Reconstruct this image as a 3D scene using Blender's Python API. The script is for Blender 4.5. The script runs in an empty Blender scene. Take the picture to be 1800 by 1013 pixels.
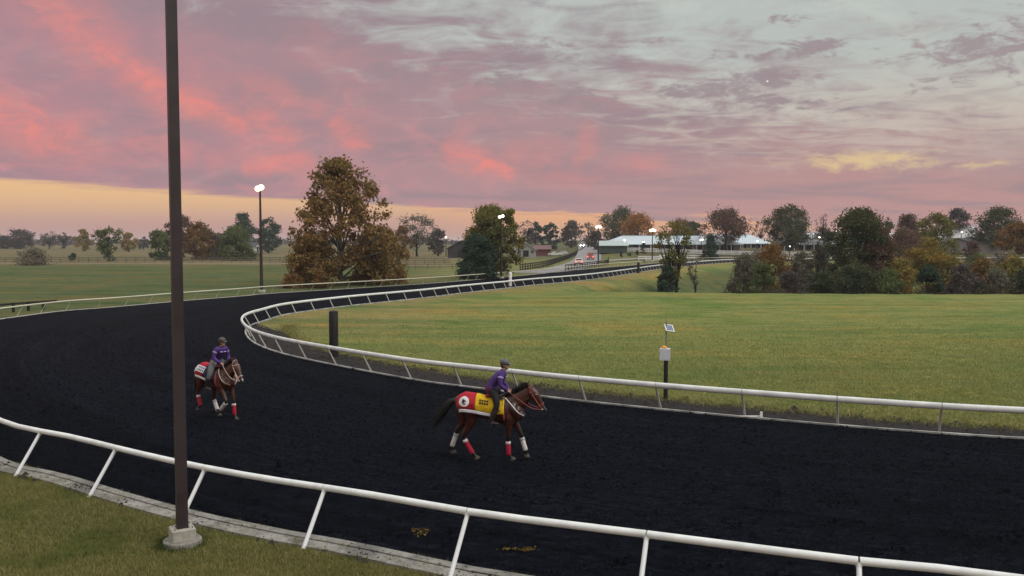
import bpy, math, random
import numpy as np
from mathutils import Vector, Matrix, Quaternion

S = bpy.context.scene
COL = S.collection
R = math.radians

# ------------------------------------------------------------------ camera
CAM_H = 5.5
PITCH = math.atan(81.5 / 1500.0)
FPX = 1500.0
cam_d = bpy.data.cameras.new('camera')
cam = bpy.data.objects.new('camera', cam_d)
COL.objects.link(cam)
cam.location = (0, 0, CAM_H)
cam.rotation_euler = (math.pi / 2 - PITCH, 0, 0)
cam_d.sensor_width = 36.0
cam_d.lens = FPX / 1800.0 * 36.0
cam_d.clip_start = 0.1
cam_d.clip_end = 9000
S.camera = cam


def ray(px, py):
    x = (px - 900) / FPX
    y = -(py - 506.5) / FPX
    cp, sp = math.cos(PITCH), math.sin(PITCH)
    return Vector((x, cp + y * sp, -sp + y * cp))


def at(px, py, z=0.0):
    """the ground point seen at a place of the photograph"""
    d = ray(px, py)
    t = (z - CAM_H) / d.z
    return Vector((d.x * t, d.y * t, z))


def atY(px, py, Y):
    d = ray(px, py)
    t = Y / d.y
    return Vector((d.x * t, Y, CAM_H + d.z * t))


# ------------------------------------------------------------------ node helper
class NT:
    def __init__(self, tree):
        self.t = tree
        self.n = tree.nodes
        self.l = tree.links

    def new(self, typ, **kw):
        n = self.n.new(typ)
        for k, v in kw.items():
            setattr(n, k, v)
        return n

    def put(self, sock, v):
        if isinstance(v, bpy.types.NodeSocket):
            self.l.new(v, sock)
        elif v is not None:
            if sock.type == 'RGBA' and len(v) == 3:
                v = (*v, 1)
            sock.default_value = v

    def m(self, op, a, b=None, c=None, clamp=False):
        n = self.new('ShaderNodeMath', operation=op)
        n.use_clamp = clamp
        self.put(n.inputs[0], a)
        if b is not None:
            self.put(n.inputs[1], b)
        if c is not None:
            self.put(n.inputs[2], c)
        return n.outputs[0]

    def v(self, op, a, b=None, s=None):
        n = self.new('ShaderNodeVectorMath', operation=op)
        self.put(n.inputs[0], a)
        if b is not None:
            self.put(n.inputs[1], b)
        if s is not None:
            self.put(n.inputs['Scale'], s)
        return n.outputs['Value'] if op in ('DOT_PRODUCT', 'LENGTH', 'DISTANCE') else n.outputs['Vector']

    def xyz(self, v):
        n = self.new('ShaderNodeSeparateXYZ')
        self.put(n.inputs[0], v)
        return n.outputs

    def vec(self, x, y, z=0.0):
        n = self.new('ShaderNodeCombineXYZ')
        for i, q in enumerate((x, y, z)):
            self.put(n.inputs[i], q)
        return n.outputs[0]

    def mix(self, f, a, b, mode='MIX'):
        n = self.new('ShaderNodeMix', data_type='RGBA', blend_type=mode)
        n.clamp_factor = True
        self.put(n.inputs[0], f)
        self.put(n.inputs[6], a)
        self.put(n.inputs[7], b)
        return n.outputs[2]

    def noise(self, vec, scale, detail=4, rough=0.55, dist=0.0, col=False):
        n = self.new('ShaderNodeTexNoise')
        self.put(n.inputs['Vector'], vec)
        n.inputs['Scale'].default_value = scale
        n.inputs['Detail'].default_value = detail
        n.inputs['Roughness'].default_value = rough
        n.inputs['Distortion'].default_value = dist
        return n.outputs['Color'] if col else n.outputs[0]

    def step(self, x, lo, hi):
        n = self.new('ShaderNodeMapRange', interpolation_type='SMOOTHSTEP')
        self.put(n.inputs[0], x)
        n.inputs[1].default_value = lo
        n.inputs[2].default_value = hi
        n.inputs[3].default_value = 0
        n.inputs[4].default_value = 1
        return n.outputs[0]

    def ramp(self, f, stops, interp='LINEAR'):
        n = self.new('ShaderNodeValToRGB')
        n.color_ramp.interpolation = interp
        e = n.color_ramp.elements
        while len(e) < len(stops):
            e.new(0.5)
        for i, (p, c) in enumerate(stops):
            e[i].position = p
            e[i].color = (*c, 1)
        self.put(n.inputs[0], f)
        return n.outputs[0]


# ------------------------------------------------------------------ sky
SUN_EL, SUN_AZ = R(42), R(115)          # soft glow of the open side of the sky; azimuth clockwise from +Y
world = bpy.data.worlds.new("World")
S.world = world
world.use_nodes = True
W = NT(world.node_tree)
W.n.clear()
SKY_GAIN = 1.0


def build_sky():
    geo = W.new('ShaderNodeTexCoord').outputs['Generated']
    d = W.v('NORMALIZE', geo)
    dx, dy, dz = W.xyz(d)
    K = 1500.0
    U = W.m('MULTIPLY', W.m('ARCTAN2', dx, dy), K)            # angular, camera axis = 0
    V = W.m('MULTIPLY', W.m('ARCSINE', dz), K)                # elevation, horizon = 0
    P = W.vec(U, V)

    def uv(px, py):
        r = ray(px, py).normalized()
        return math.atan2(r.x, r.y) * K, math.asin(r.z) * K

    # perspective-true coordinates of a cloud layer
    den = W.m('ADD', W.m('MAXIMUM', dz, 0.0), 0.10)
    Q = W.vec(W.m('DIVIDE', dx, den), W.m('DIVIDE', dy, den))
    qs = W.v('MULTIPLY', Q, (1.0, 1.6, 1))
    n_big = W.noise(qs, 0.9, 6, 0.55, 0.4)
    n_mid = W.noise(W.v('MULTIPLY', Q, (1.3, 1.9, 1)), 2.4, 7, 0.58, 0.8)
    n_fine = W.noise(W.v('MULTIPLY', P, (0.0058, 0.0125, 1)), 1.0, 8, 0.62, 1.1)
    n_wisp = W.noise(W.v('MULTIPLY', P, (0.011, 0.02, 1)), 1.0, 6, 0.6, 1.0)
    # clear sky of the hour
    sky = W.new('ShaderNodeTexSky', sky_type='NISHITA')
    sky.sun_disc = False
    sky.sun_elevation = SUN_EL
    sky.sun_rotation = SUN_AZ
    nish = W.mix(1.0, sky.outputs[0], (0.07, 0.07, 0.07), 'MULTIPLY')

    # the cloud deck
    up = W.step(V, 60, 420)
    left = W.step(U, 250, -900)
    deck = W.mix(up, (0.45, 0.278, 0.288), (0.315, 0.262, 0.288))
    deck = W.mix(W.m('MULTIPLY', left, 0.75), deck, (0.41, 0.235, 0.285))
    rlow = W.m('MULTIPLY', W.step(U, 100, 500), W.step(V, 190, 30))
    deck = W.mix(rlow, deck, (0.50, 0.285, 0.270))
    # variation of light and shade across the deck
    deck = W.mix(W.m('MULTIPLY', W.step(n_big, 0.42, 0.66), 0.65), deck, (0.30, 0.238, 0.270))
    deck = W.mix(W.m('MULTIPLY', W.step(n_fine, 0.5, 0.75), 0.25), deck, (0.54, 0.40, 0.40))
    pinkreg = W.m('MULTIPLY', W.step(U, 420, -300), W.step(V, 420, 150))
    deck = W.mix(W.m('MULTIPLY', W.m('MULTIPLY', W.step(n_wisp, 0.45, 0.72), pinkreg), 0.55), deck, (0.64, 0.285, 0.285))
    # open grey-green sky high to one side, seen through thin cloud
    w = W.m('ADD', W.m('MULTIPLY', W.m('ADD', U, 400), 0.001), W.m('MULTIPLY', W.m('SUBTRACT', V, 175), 1 / 350.0))
    w = W.m('ADD', w, W.m('MULTIPLY', W.m('SUBTRACT', n_mid, 0.5), 1.9))
    w = W.m('ADD', w, W.m('MULTIPLY', W.m('SUBTRACT', n_fine, 0.5), 0.9))
    mint = W.step(w, 0.52, 1.25)
    mintc = W.mix(W.step(V, 130, 330), (0.60, 0.50, 0.42), W.mix(0.2, (0.585, 0.625, 0.565), nish))
    n_veil = W.noise(W.v('MULTIPLY', Q, (1.0, 1.3, 1)), 3.0, 8, 0.62, 0.5)
    mintc = W.mix(W.m('MULTIPLY', W.step(n_veil, .44, .70), .60), mintc, (0.40, 0.345, 0.345))
    mintc = W.mix(W.m('MULTIPLY', W.step(n_fine, .50, .70), .30), mintc, (0.66, 0.70, 0.62))
    deck = W.mix(W.m('MULTIPLY', W.m('MULTIPLY', mint, 0.92), W.step(V, 70, 210)), deck, mintc)

    # warp for wisps
    warp = W.v('MULTIPLY', W.v('SUBTRACT', W.noise(W.v('MULTIPLY', P, (0.0075, 0.011, 1)), 1.0, 7, 0.62, col=True), (0.5, 0.5, 0.5)), (115, 60, 0))
    PW = W.v('ADD', P, warp)

    def seg(x0, y0, x1, y1, wd):
        a = Vector((*uv(x0, y0), 0))
        b = Vector((*uv(x1, y1), 0))
        ab = b - a
        pa = W.v('SUBTRACT', PW, tuple(a))
        h = W.m('MULTIPLY', W.v('DOT_PRODUCT', pa, tuple(ab)), 1.0 / max(ab.length_squared, 1), clamp=True)
        q = W.v('SUBTRACT', pa, W.v('SCALE', tuple(ab), s=h))
        ln = W.m('MULTIPLY', W.v('LENGTH', q), 1.0 / wd)
        return W.m('POWER', 2.718, W.m('MULTIPLY', W.m('MULTIPLY', ln, ln), -1.0))

    tot = None
    for x0, y0, x1, y1, wd, k in (
            (40, -40, 180, 80, 48, .62), (180, 80, 290, 155, 32, .85), (290, 155, 420, 215, 24, .8),
            (190, 120, 300, 190, 26, .4), (-40, 195, 120, 243, 42, .75), (120, 243, 300, 268, 28, .35),
            (430, 150, 560, 185, 22, .35), (440, 190, 510, 240, 24, .62), (595, 215, 638, 258, 16, .7),
            (440, 284, 545, 290, 17, .7), (370, 288, 430, 262, 22, .35), (795, 268, 890, 298, 22, .9),
            (870, 292, 960, 268, 34, .35), (1010, 285, 1038, 225, 16, .32), (1060, 305, 1160, 280, 22, .32),
            (940, 310, 1040, 312, 24, .28), (330, 120, 480, 250, 60, .22), (560, 90, 640, 230, 60, .16)):
        g = W.m('MULTIPLY', seg(x0, y0, x1, y1, wd), k)
        tot = g if tot is None else W.m('MAXIMUM', tot, g)
    n_str = W.noise(W.v('MULTIPLY', W.v('ADD', P, W.v('SCALE', warp, s=1.2)), (0.016, 0.030, 1)), 1.0, 8, 0.66, 0.5)
    streak = W.m('MULTIPLY', tot, W.m('ADD', 0.40, W.m('MULTIPLY', W.step(n_str, .30, .70), 0.95)), clamp=True)
    deck = W.mix(W.m('MULTIPLY', streak, .84), deck, (0.82, 0.265, 0.23))

    # small dark clouds hanging under the bright part
    n_rag = W.noise(W.v('MULTIPLY', P, (0.022, 0.055, 1)), 1.0, 8, 0.68, 0.6)

    def ell(px, py, rx, ry, src):
        c = uv(px, py)
        q = W.v('MULTIPLY', W.v('SUBTRACT', src, (*c, 0)), (1.0 / rx, 1.0 / ry, 0))
        ln = W.v('LENGTH', q)
        return W.m('POWER', 2.718, W.m('MULTIPLY', W.m('MULTIPLY', ln, ln), -1.0))

    warp2 = W.v('MULTIPLY', W.v('SUBTRACT', W.noise(W.v('MULTIPLY', P, (0.02, 0.045, 1)), 1.0, 7, 0.7, col=True), (0.5, 0.5, 0.5)), (130, 45, 0))
    PW2 = W.v('ADD', P, warp2)
    tot = None
    for x0, y0, rx, ry, k in ((1350, 138, 75, 17, 1), (1270, 152, 75, 24, .85), (1190, 160, 42, 12, 1), (1430, 82, 60, 16, .9), (1330, 178, 90, 12, .8),
                              (1330, 98, 90, 12, .7), (1420, 178, 60, 9, .8), (1500, 188, 70, 9, .6), (1385, 35, 50, 7, .6), (1560, 105, 80, 8, .5),
                              (880, 140, 50, 20, .7), (1000, 178, 130, 26, .6), (1640, 155, 70, 6, .45), (1740, 90, 130, 55, .7), (1090, 70, 110, 12, .45),
                              (960, 90, 130, 30, .55), (1300, 190, 110, 7, .5), (700, 120, 120, 60, .45), (1230, 215, 200, 9, .4)):
        g = W.m('MULTIPLY', ell(x0, y0, rx, ry, PW2), k)
        tot = g if tot is None else W.m('MAXIMUM', tot, g)
    dk = W.m('MULTIPLY', W.step(W.m('ADD', tot, W.m('MULTIPLY', W.m('SUBTRACT', n_rag, .5), 2.6)), 0.30, 0.85), 0.85)
    deck = W.mix(dk, deck, (0.325, 0.258, 0.280))
    # a yellow gap low in the cloud
    g = ell(1515, 282, 105, 17, PW2)
    g2 = W.m('MULTIPLY', ell(1600, 292, 170, 7, PW2), .7)
    gy = W.step(W.m('ADD', W.m('MAXIMUM', g, g2), W.m('MULTIPLY', W.m('SUBTRACT', n_rag, .5), 2.0)), 0.15, 1.15)
    deck = W.mix(W.m('MULTIPLY', gy, .85), deck, (0.76, 0.57, 0.30))

    # clear band under the far edge of the deck
    edge0 = uv(0, 313)
    edge1 = uv(1050, 378)
    sl = (edge1[1] - edge0[1]) / (edge1[0] - edge0[0])
    ev = W.m('ADD', W.m('MULTIPLY', W.m('SUBTRACT', U, edge0[0]), sl), edge0[1])
    thin = W.noise(W.v('MULTIPLY', P, (0.006, 0.08, 1)), 1.0, 5, 0.6, 0.5)
    rr = W.m('SUBTRACT', V, ev)
    rr = W.m('ADD', rr, W.m('MULTIPLY', W.m('SUBTRACT', thin, .5), W.m('ADD', 26.0, W.m('MULTIPLY', W.step(U, -300, 300), 34.0))))
    clear = W.step(rr, 4, -7)
    band = W.mix(W.step(V, 6, 92), (0.50, 0.305, 0.29), (0.80, 0.50, 0.26))
    band = W.mix(W.step(U, -250, 100), band, (0.80, 0.42, 0.22))
    band = W.mix(W.m('MULTIPLY', W.step(V, 55, 5), 0.55), band, (0.52, 0.30, 0.27))
    clear = W.m('MULTIPLY', clear, W.step(U, 620, 420))
    col = W.mix(clear, deck, band)
    # overhead and behind, unseen: grey cloud brightened towards the zenith to light the ground
    zen = W.step(V, 480, 1100)
    col = W.mix(zen, col, (1.25, 1.28, 1.24))
    # the morning star
    c = uv(1349, 143)
    st = W.m('LESS_THAN', W.v('LENGTH', W.v('SUBTRACT', P, (*c, 0))), 1.6)
    col = W.mix(st, col, (0.80, 0.80, 0.76))
    col = W.mix(W.step(V, 5, -60), col, (0.10, 0.09, 0.07))
    bg = W.new('ShaderNodeBackground')
    W.l.new(col, bg.inputs[0])
    bg.inputs[1].default_value = SKY_GAIN
    out = W.new('ShaderNodeOutputWorld')
    W.l.new(bg.outputs[0], out.inputs[0])


build_sky()
world.cycles.sampling_method = 'MANUAL'
world.cycles.sample_map_resolution = 512

sun_d = bpy.data.lights.new('sun', 'SUN')
sun_d.energy = 1.5
sun_d.angle = R(30)
sun_d.color = (1.0, 0.96, 0.92)
sun = bpy.data.objects.new('sun', sun_d)
COL.objects.link(sun)
sd = Vector((math.sin(SUN_AZ) * math.cos(SUN_EL), math.cos(SUN_AZ) * math.cos(SUN_EL), math.sin(SUN_EL)))
sun.rotation_euler = sd.to_track_quat('Z', 'Y').to_euler()
sun.location = (0, 0, 60)

S.view_settings.view_transform = 'Standard'
S.view_settings.look = 'None'
S.view_settings.exposure = 0
S.view_settings.gamma = 1
S.view_settings.use_curve_mapping = False
S.render.engine = 'CYCLES'
S.cycles.use_denoising = True
S.cycles.max_bounces = 6
S.cycles.diffuse_bounces = 3
S.cycles.glossy_bounces = 2
S.cycles.transparent_max_bounces = 6
S.cycles.sample_clamp_indirect = 4
S.cycles.volume_bounces = 0


# ------------------------------------------------------------------ materials
MATS = {}


def mat(name, color=None, rough=0.6, spec=0.3, metal=0.0, var=0.0, vscale=6.0, bump=0.0, bscale=40.0, emit=None, coat=0.0):
    if name in MATS:
        return MATS[name]
    m = bpy.data.materials.new(name)
    m.use_nodes = True
    t = NT(m.node_tree)
    b = t.n['Principled BSDF']
    b.inputs['Roughness'].default_value = rough
    b.inputs['Specular IOR Level'].default_value = spec
    b.inputs['Metallic'].default_value = metal
    b.inputs['Coat Weight'].default_value = coat
    co = t.new('ShaderNodeTexCoord').outputs['Object']
    c = (*color, 1)
    if var:
        n = t.noise(co, vscale, 5, 0.6)
        lo = tuple(x * (1 - var) for x in color)
        hi = tuple(min(1, x * (1 + var)) for x in color)
        col = t.ramp(n, [(0.3, lo), (0.7, hi)])
        t.l.new(col, b.inputs['Base Color'])
    else:
        b.inputs['Base Color'].default_value = c
    if bump:
        bn = t.new('ShaderNodeBump')
        bn.inputs['Strength'].default_value = 1.0
        bn.inputs['Distance'].default_value = bump
        t.l.new(t.noise(co, bscale, 4, 0.6), bn.inputs['Height'])
        t.l.new(bn.outputs[0], b.inputs['Normal'])
    if emit:
        b.inputs['Emission Color'].default_value = (*emit[0], 1)
        b.inputs['Emission Strength'].default_value = emit[1]
    MATS[name] = m
    return m


def leafmat(name, cols, noise_cols=None, nscale=0.35, trans=0.25):
    """leaf colours: one per leaf at random, drifting over the crown"""
    if name in MATS:
        return MATS[name]
    m = bpy.data.materials.new(name)
    m.use_nodes = True
    t = NT(m.node_tree)
    t.n.clear()
    rnd = t.new('ShaderNodeNewGeometry').outputs['Random Per Island']
    n = len(cols)
    c = t.ramp(rnd, [((i + .5) / n, q) for i, q in enumerate(cols)])
    if noise_cols:
        co = t.new('ShaderNodeTexCoord').outputs['Object']
        f = t.step(t.noise(co, nscale, 3, 0.6), 0.42, 0.60)
        c2 = t.ramp(rnd, [((i + .5) / len(noise_cols), q) for i, q in enumerate(noise_cols)])
        c = t.mix(f, c, c2)
    d = t.new('ShaderNodeBsdfDiffuse')
    t.l.new(c, d.inputs[0])
    tr = t.new('ShaderNodeBsdfTranslucent')
    t.l.new(c, tr.inputs[0])
    mx = t.new('ShaderNodeMixShader')
    mx.inputs[0].default_value = trans
    t.l.new(d.outputs[0], mx.inputs[1])
    t.l.new(tr.outputs[0], mx.inputs[2])
    o = t.new('ShaderNodeOutputMaterial')
    t.l.new(mx.outputs[0], o.inputs[0])
    MATS[name] = m
    return m


# ------------------------------------------------------------------ mesh building
class MB:
    def __init__(self):
        self.vs = []
        self.fs = []
        self.mi = []
        self.cur = 0

    def add(self, v, f):
        o = len(self.vs)
        self.vs += [tuple(p) for p in v]
        self.fs += [tuple(i + o for i in q) for q in f]
        self.mi += [self.cur] * len(f)
        return self

    def box(self, c, s, rz=0.0, taper=1.0):
        cx, cy, cz = c
        hx, hy, hz = s[0] / 2, s[1] / 2, s[2] / 2
        v = []
        ca, sa = math.cos(rz), math.sin(rz)
        for k in (-1, 1):
            q = taper if k > 0 else 1
            for i, j in ((-1, -1), (1, -1), (1, 1), (-1, 1)):
                x, y = i * hx * q, j * hy * q
                v.append((cx + x * ca - y * sa, cy + x * sa + y * ca, cz + k * hz))
        return self.add(v, [(3, 2, 1, 0), (4, 5, 6, 7), (0, 1, 5, 4), (1, 2, 6, 5), (2, 3, 7, 6), (3, 0, 4, 7)])

    def tube(self, pts, rad, seg=8, side=None, cap=True):
        """rad: number, list of numbers or list of (r_side, r_other)"""
        pts = [Vector(p) for p in pts]
        n = len(pts)
        if not isinstance(rad, (list, tuple)):
            rad = [rad] * n
        v, f = [], []
        prev = None
        for i, p in enumerate(pts):
            tg = (pts[min(i + 1, n - 1)] - pts[max(i - 1, 0)]).normalized()
            if side is not None:
                a = Vector(side)
                a = (a - tg * a.dot(tg)).normalized()
            else:
                if prev is None:
                    a = tg.orthogonal().normalized()
                else:
                    a = (prev - tg * prev.dot(tg)).normalized()
                prev = a
            b = tg.cross(a)
            r = rad[i]
            ra, rb = r if isinstance(r, (tuple, list)) else (r, r)
            for k in range(seg):
                w = 2 * math.pi * k / seg
                v.append(p + a * (ra * math.cos(w)) + b * (rb * math.sin(w)))
        for i in range(n - 1):
            for k in range(seg):
                k2 = (k + 1) % seg
                f.append((i * seg + k, i * seg + k2, (i + 1) * seg + k2, (i + 1) * seg + k))
        if cap:
            f.append(tuple(range(seg - 1, -1, -1)))
            f.append(tuple((n - 1) * seg + k for k in range(seg)))
        return self.add(v, f)

    def lathe(self, prof, c=(0, 0, 0), seg=20):
        v, f = [], []
        for r, z in prof:
            for k in range(seg):
                w = 2 * math.pi * k / seg
                v.append((c[0] + r * math.cos(w), c[1] + r * math.sin(w), c[2] + z))
        n = len(prof)
        for i in range(n - 1):
            for k in range(seg):
                k2 = (k + 1) % seg
                f.append((i * seg + k, i * seg + k2, (i + 1) * seg + k2, (i + 1) * seg + k))
        f.append(tuple(range(seg - 1, -1, -1)))
        f.append(tuple((n - 1) * seg + k for k in range(seg)))
        return self.add(v, f)

    def ball(self, c, r, seg=10, rings=7):
        if not isinstance(r, (tuple, list)):
            r = (r, r, r)
        v, f = [], []
        for i in range(1, rings):
            a = math.pi * i / rings
            for k in range(seg):
                w = 2 * math.pi * k / seg
                v.append((c[0] + r[0] * math.sin(a) * math.cos(w), c[1] + r[1] * math.sin(a) * math.sin(w), c[2] + r[2] * math.cos(a)))
        top, bot = len(v), len(v) + 1
        v += [(c[0], c[1], c[2] + r[2]), (c[0], c[1], c[2] - r[2])]
        for i in range(rings - 2):
            for k in range(seg):
                k2 = (k + 1) % seg
                f.append((i * seg + k, (i + 1) * seg + k, (i + 1) * seg + k2, i * seg + k2))
        for k in range(seg):
            k2 = (k + 1) % seg
            f.append((top, k, k2))
            f.append((bot, (rings - 2) * seg + k2, (rings - 2) * seg + k))
        return self.add(v, f)

    def prism(self, prof, y0, y1, axis='y'):
        """prof: list of (x, z), extruded along y"""
        n = len(prof)
        v = [(x, y0, z) for x, z in prof] + [(x, y1, z) for x, z in prof]
        f = [tuple(range(n)), tuple(range(2 * n - 1, n - 1, -1))]
        for i in range(n):
            j = (i + 1) % n
            f.append((j, i, n + i, n + j))
        return self.add(v, f)

    def mesh(self, name, m=None, smooth=None, off=None):
        me = bpy.data.meshes.new(name)
        vs = self.vs
        if off is not None:
            vs = [(a - off[0], b - off[1], c - off[2]) for a, b, c in vs]
        me.from_pydata(vs, [], self.fs)
        for q in (m if isinstance(m, (list, tuple)) else [m]):
            if q is not None:
                me.materials.append(q)
        if isinstance(m, (list, tuple)) and len(m) > 1:
            me.polygons.foreach_set('material_index', self.mi)
        if smooth:
            me.shade_smooth()
            if smooth is not True:
                try:
                    me.set_sharp_from_angle(angle=R(smooth))
                except Exception:
                    pass
        me.update()
        return me

    def build(self, name, m, parent=None, smooth=None, world=True):
        off = parent.location if (parent is not None and world) else None
        me = self.mesh(name, m, smooth, off)
        return link(name, me, parent)


def link(name, me, parent=None):
    o = bpy.data.objects.new(name, me)
    COL.objects.link(o)
    if parent is not None:
        o.parent = parent
    return o


def tag(o, label, cat, group=None, kind=None):
    o['label'] = label
    o['category'] = cat
    if group:
        o['group'] = group
    if kind:
        o['kind'] = kind
    return o


def thing(name, label, cat, loc=(0, 0, 0), rz=0.0, group=None):
    o = bpy.data.objects.new(name, None)
    COL.objects.link(o)
    o.location = loc
    o.rotation_euler = (0, 0, rz)
    return tag(o, label, cat, group)


def np_mesh(name, V, F, m, parent=None, off=None):
    """V (n,3), F (k,c) arrays, all faces with c corners"""
    me = bpy.data.meshes.new(name)
    V = np.asarray(V, dtype=np.float32)
    if off is not None:
        V = V - np.asarray(off, dtype=np.float32)
    F = np.asarray(F, dtype=np.int32)
    k, c = F.shape
    me.vertices.add(len(V))
    me.vertices.foreach_set('co', V.ravel())
    me.loops.add(k * c)
    me.loops.foreach_set('vertex_index', F.ravel())
    me.polygons.add(k)
    me.polygons.foreach_set('loop_start', np.arange(0, k * c, c, dtype=np.int32))
    me.polygons.foreach_set('loop_total', np.full(k, c, dtype=np.int32))
    me.update(calc_edges=True)
    if m is not None:
        me.materials.append(m)
    return link(name, me, parent)


# ------------------------------------------------------------------ curves of the track
def catmull(P, step=1.0):
    P = [Vector((p[0], p[1], 0)) for p in P]
    out = []
    for i in range(len(P) - 1):
        p0 = P[max(i - 1, 0)] if i > 0 else P[0] * 2 - P[1]
        p1, p2 = P[i], P[i + 1]
        p3 = P[i + 2] if i + 2 < len(P) else P[-1] * 2 - P[-2]
        for k in range(16):
            t = k / 16
            out.append(0.5 * ((2 * p1) + (p2 - p0) * t + (2 * p0 - 5 * p1 + 4 * p2 - p3) * t * t + (3 * p1 - p0 - 3 * p2 + p3) * t ** 3))
    out.append(P[-1])
    A = np.array([(p.x, p.y) for p in out])
    # smooth a little and resample evenly
    for _ in range(30):
        A[1:-1] = A[1:-1] * 0.5 + (A[:-2] + A[2:]) * 0.25
    L = np.concatenate([[0], np.cumsum(np.linalg.norm(np.diff(A, axis=0), axis=1))])
    n = max(2, int(L[-1] / step))
    s = np.linspace(0, L[-1], n + 1)
    return np.stack([np.interp(s, L, A[:, 0]), np.interp(s, L, A[:, 1])], 1)


def normals(A):
    T = np.gradient(A, axis=0)
    T /= np.linalg.norm(T, axis=1)[:, None]
    return np.stack([T[:, 1], -T[:, 0]], 1)          # to the right of travel


gp = lambda q: (at(*q).x, at(*q).y)
# inner edge: from off-frame (near straight), round the tip, to the far end
inner_px = [(1800, 773), (1517, 753), (1333, 737), (1200, 725), (990, 703), (844, 684), (740, 671), (620, 649), (540, 633), (490, 621), (456, 609),
            (438, 598), (430, 586), (432, 578), (440, 572), (454, 567), (466, 563.5), (496, 554), (540, 547), (586, 541), (636, 535), (700, 528.5),
            (760, 522), (806, 516), (897, 506), (940, 501), (1040, 491.5), (1122, 479), (1160, 473), (1215, 467), (1255, 463.5), (1300, 461)]
inner_w = [(60, 10), (38, 15.2), (22, 21.5)] + [gp(q) for q in inner_px] + [(75, 236), (105, 246), (170, 256)]
IN = catmull(inner_w)
IN_N = normals(IN)
# make the normals point into the infield
ctr = np.array([30.0, 60.0])
if np.sum((ctr - IN[len(IN) // 3]) * IN_N[len(IN) // 3]) < 0:
    IN_N = -IN_N
outer_px_near = [(917, 1013), (800, 993), (633, 957), (500, 934), (376, 908), (306, 891), (202, 862), (101, 831), (0, 807)]
outer_px_far = [(0, 562), (111, 547), (194, 541), (325, 529), (433, 520.5), (466, 517), (580, 510), (760, 498.5), (891, 487.5), (954, 481.5), (1020, 474.5), (1120, 466), (1160, 462.5)]
_r = lambda x, y: (at(x, y, .93).x, at(x, y, .93).y)
outer_w = [(48, -9), (32, 1.0), (17, 7.0), _r(1717, 1010), _r(1529, 992.5), _r(1142, 942.5)] + [gp(q) for q in outer_px_near] + [(-20.5, 29), (-27.5, 36.5), (-33.5, 45), (-36.5, 53)] + \
          [gp(q) for q in outer_px_far] + [(46, 236), (60, 250), (85, 260), (170, 272)]
OUT = catmull(outer_w)
OUT_N = normals(OUT)
if np.sum((ctr - OUT[len(OUT) // 2]) * OUT_N[len(OUT) // 2]) > 0:
    OUT_N = -OUT_N                                    # away from the infield


def in_poly(X, Y, poly):
    c = np.zeros(X.shape, bool)
    x0, y0 = poly[:, 0], poly[:, 1]
    x1, y1 = np.roll(x0, -1), np.roll(y0, -1)
    for a, b, e, g in zip(x0, y0, x1, y1):
        if b == g:
            continue
        k = ((b > Y) != (g > Y)) & (X < (e - a) * (Y - b) / (g - b) + a)
        c ^= k
    return c


def dist_to(X, Y, A):
    X = np.atleast_1d(X)
    sh = X.shape
    P = np.stack([X.ravel(), np.atleast_1d(Y).ravel()], 1)
    out = np.empty(len(P))
    B = A[::2]
    for i in range(0, len(P), 20000):
        q = P[i:i + 20000]
        out[i:i + 20000] = np.sqrt(((q[:, None, :] - B[None]) ** 2).sum(2).min(1))
    return out.reshape(sh)


IN_POLY = np.vstack([IN[::2], [(900, 256), (900, 10)]])
OUT_POLY = np.vstack([OUT[::2], [(900, 272), (900, -4.5)]])


def sm(x, a, b):
    t = np.clip((x - a) / (b - a), 0, 1)
    return t * t * (3 - 2 * t)


def height(X, Y):
    X = np.atleast_1d(np.asarray(X, float))
    Y = np.atleast_1d(np.asarray(Y, float))
    inside = in_poly(X, Y, IN_POLY)
    outside = ~in_poly(X, Y, OUT_POLY)
    di = dist_to(X, Y, IN)
    do = dist_to(X, Y, OUT)
    z = np.full(X.shape, -0.03)
    # the creek hollow beyond the mown infield
    edge = 90.5 + 0.03 * (X - 23) + np.clip(20 - X, 0, 30) * 0.35
    v = sm(Y, edge, edge + 16) * sm(di, 2.0, 15) * 4.8
    far = np.where(Y > 130, sm(Y, 130, 190), 0)
    z = np.where(inside, z - v * (1 - 0.85 * far * sm(X, 30, 60)), z)
    z = np.where(inside, z + 0.12 * np.sin(X * 0.07 + 1) * np.sin(Y * 0.09) * sm(di, 4, 20), z)
    # hill with the barns
    hill = 3.0 * sm(do, 3, 60) * sm(X, 12, 45) * sm(Y, 200, 260)
    z = np.where(outside, z + hill + 3.0 * sm(Y, 300, 800) * sm(do, 20, 150), z)
    z = np.where(outside & (Y > 120), z + 0.35 * np.sin(X * 0.021) * np.sin(Y * 0.016 + 2) * sm(do, 15, 60), z)
    return z


def H(x, y):
    return float(height([x], [y])[0])


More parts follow.
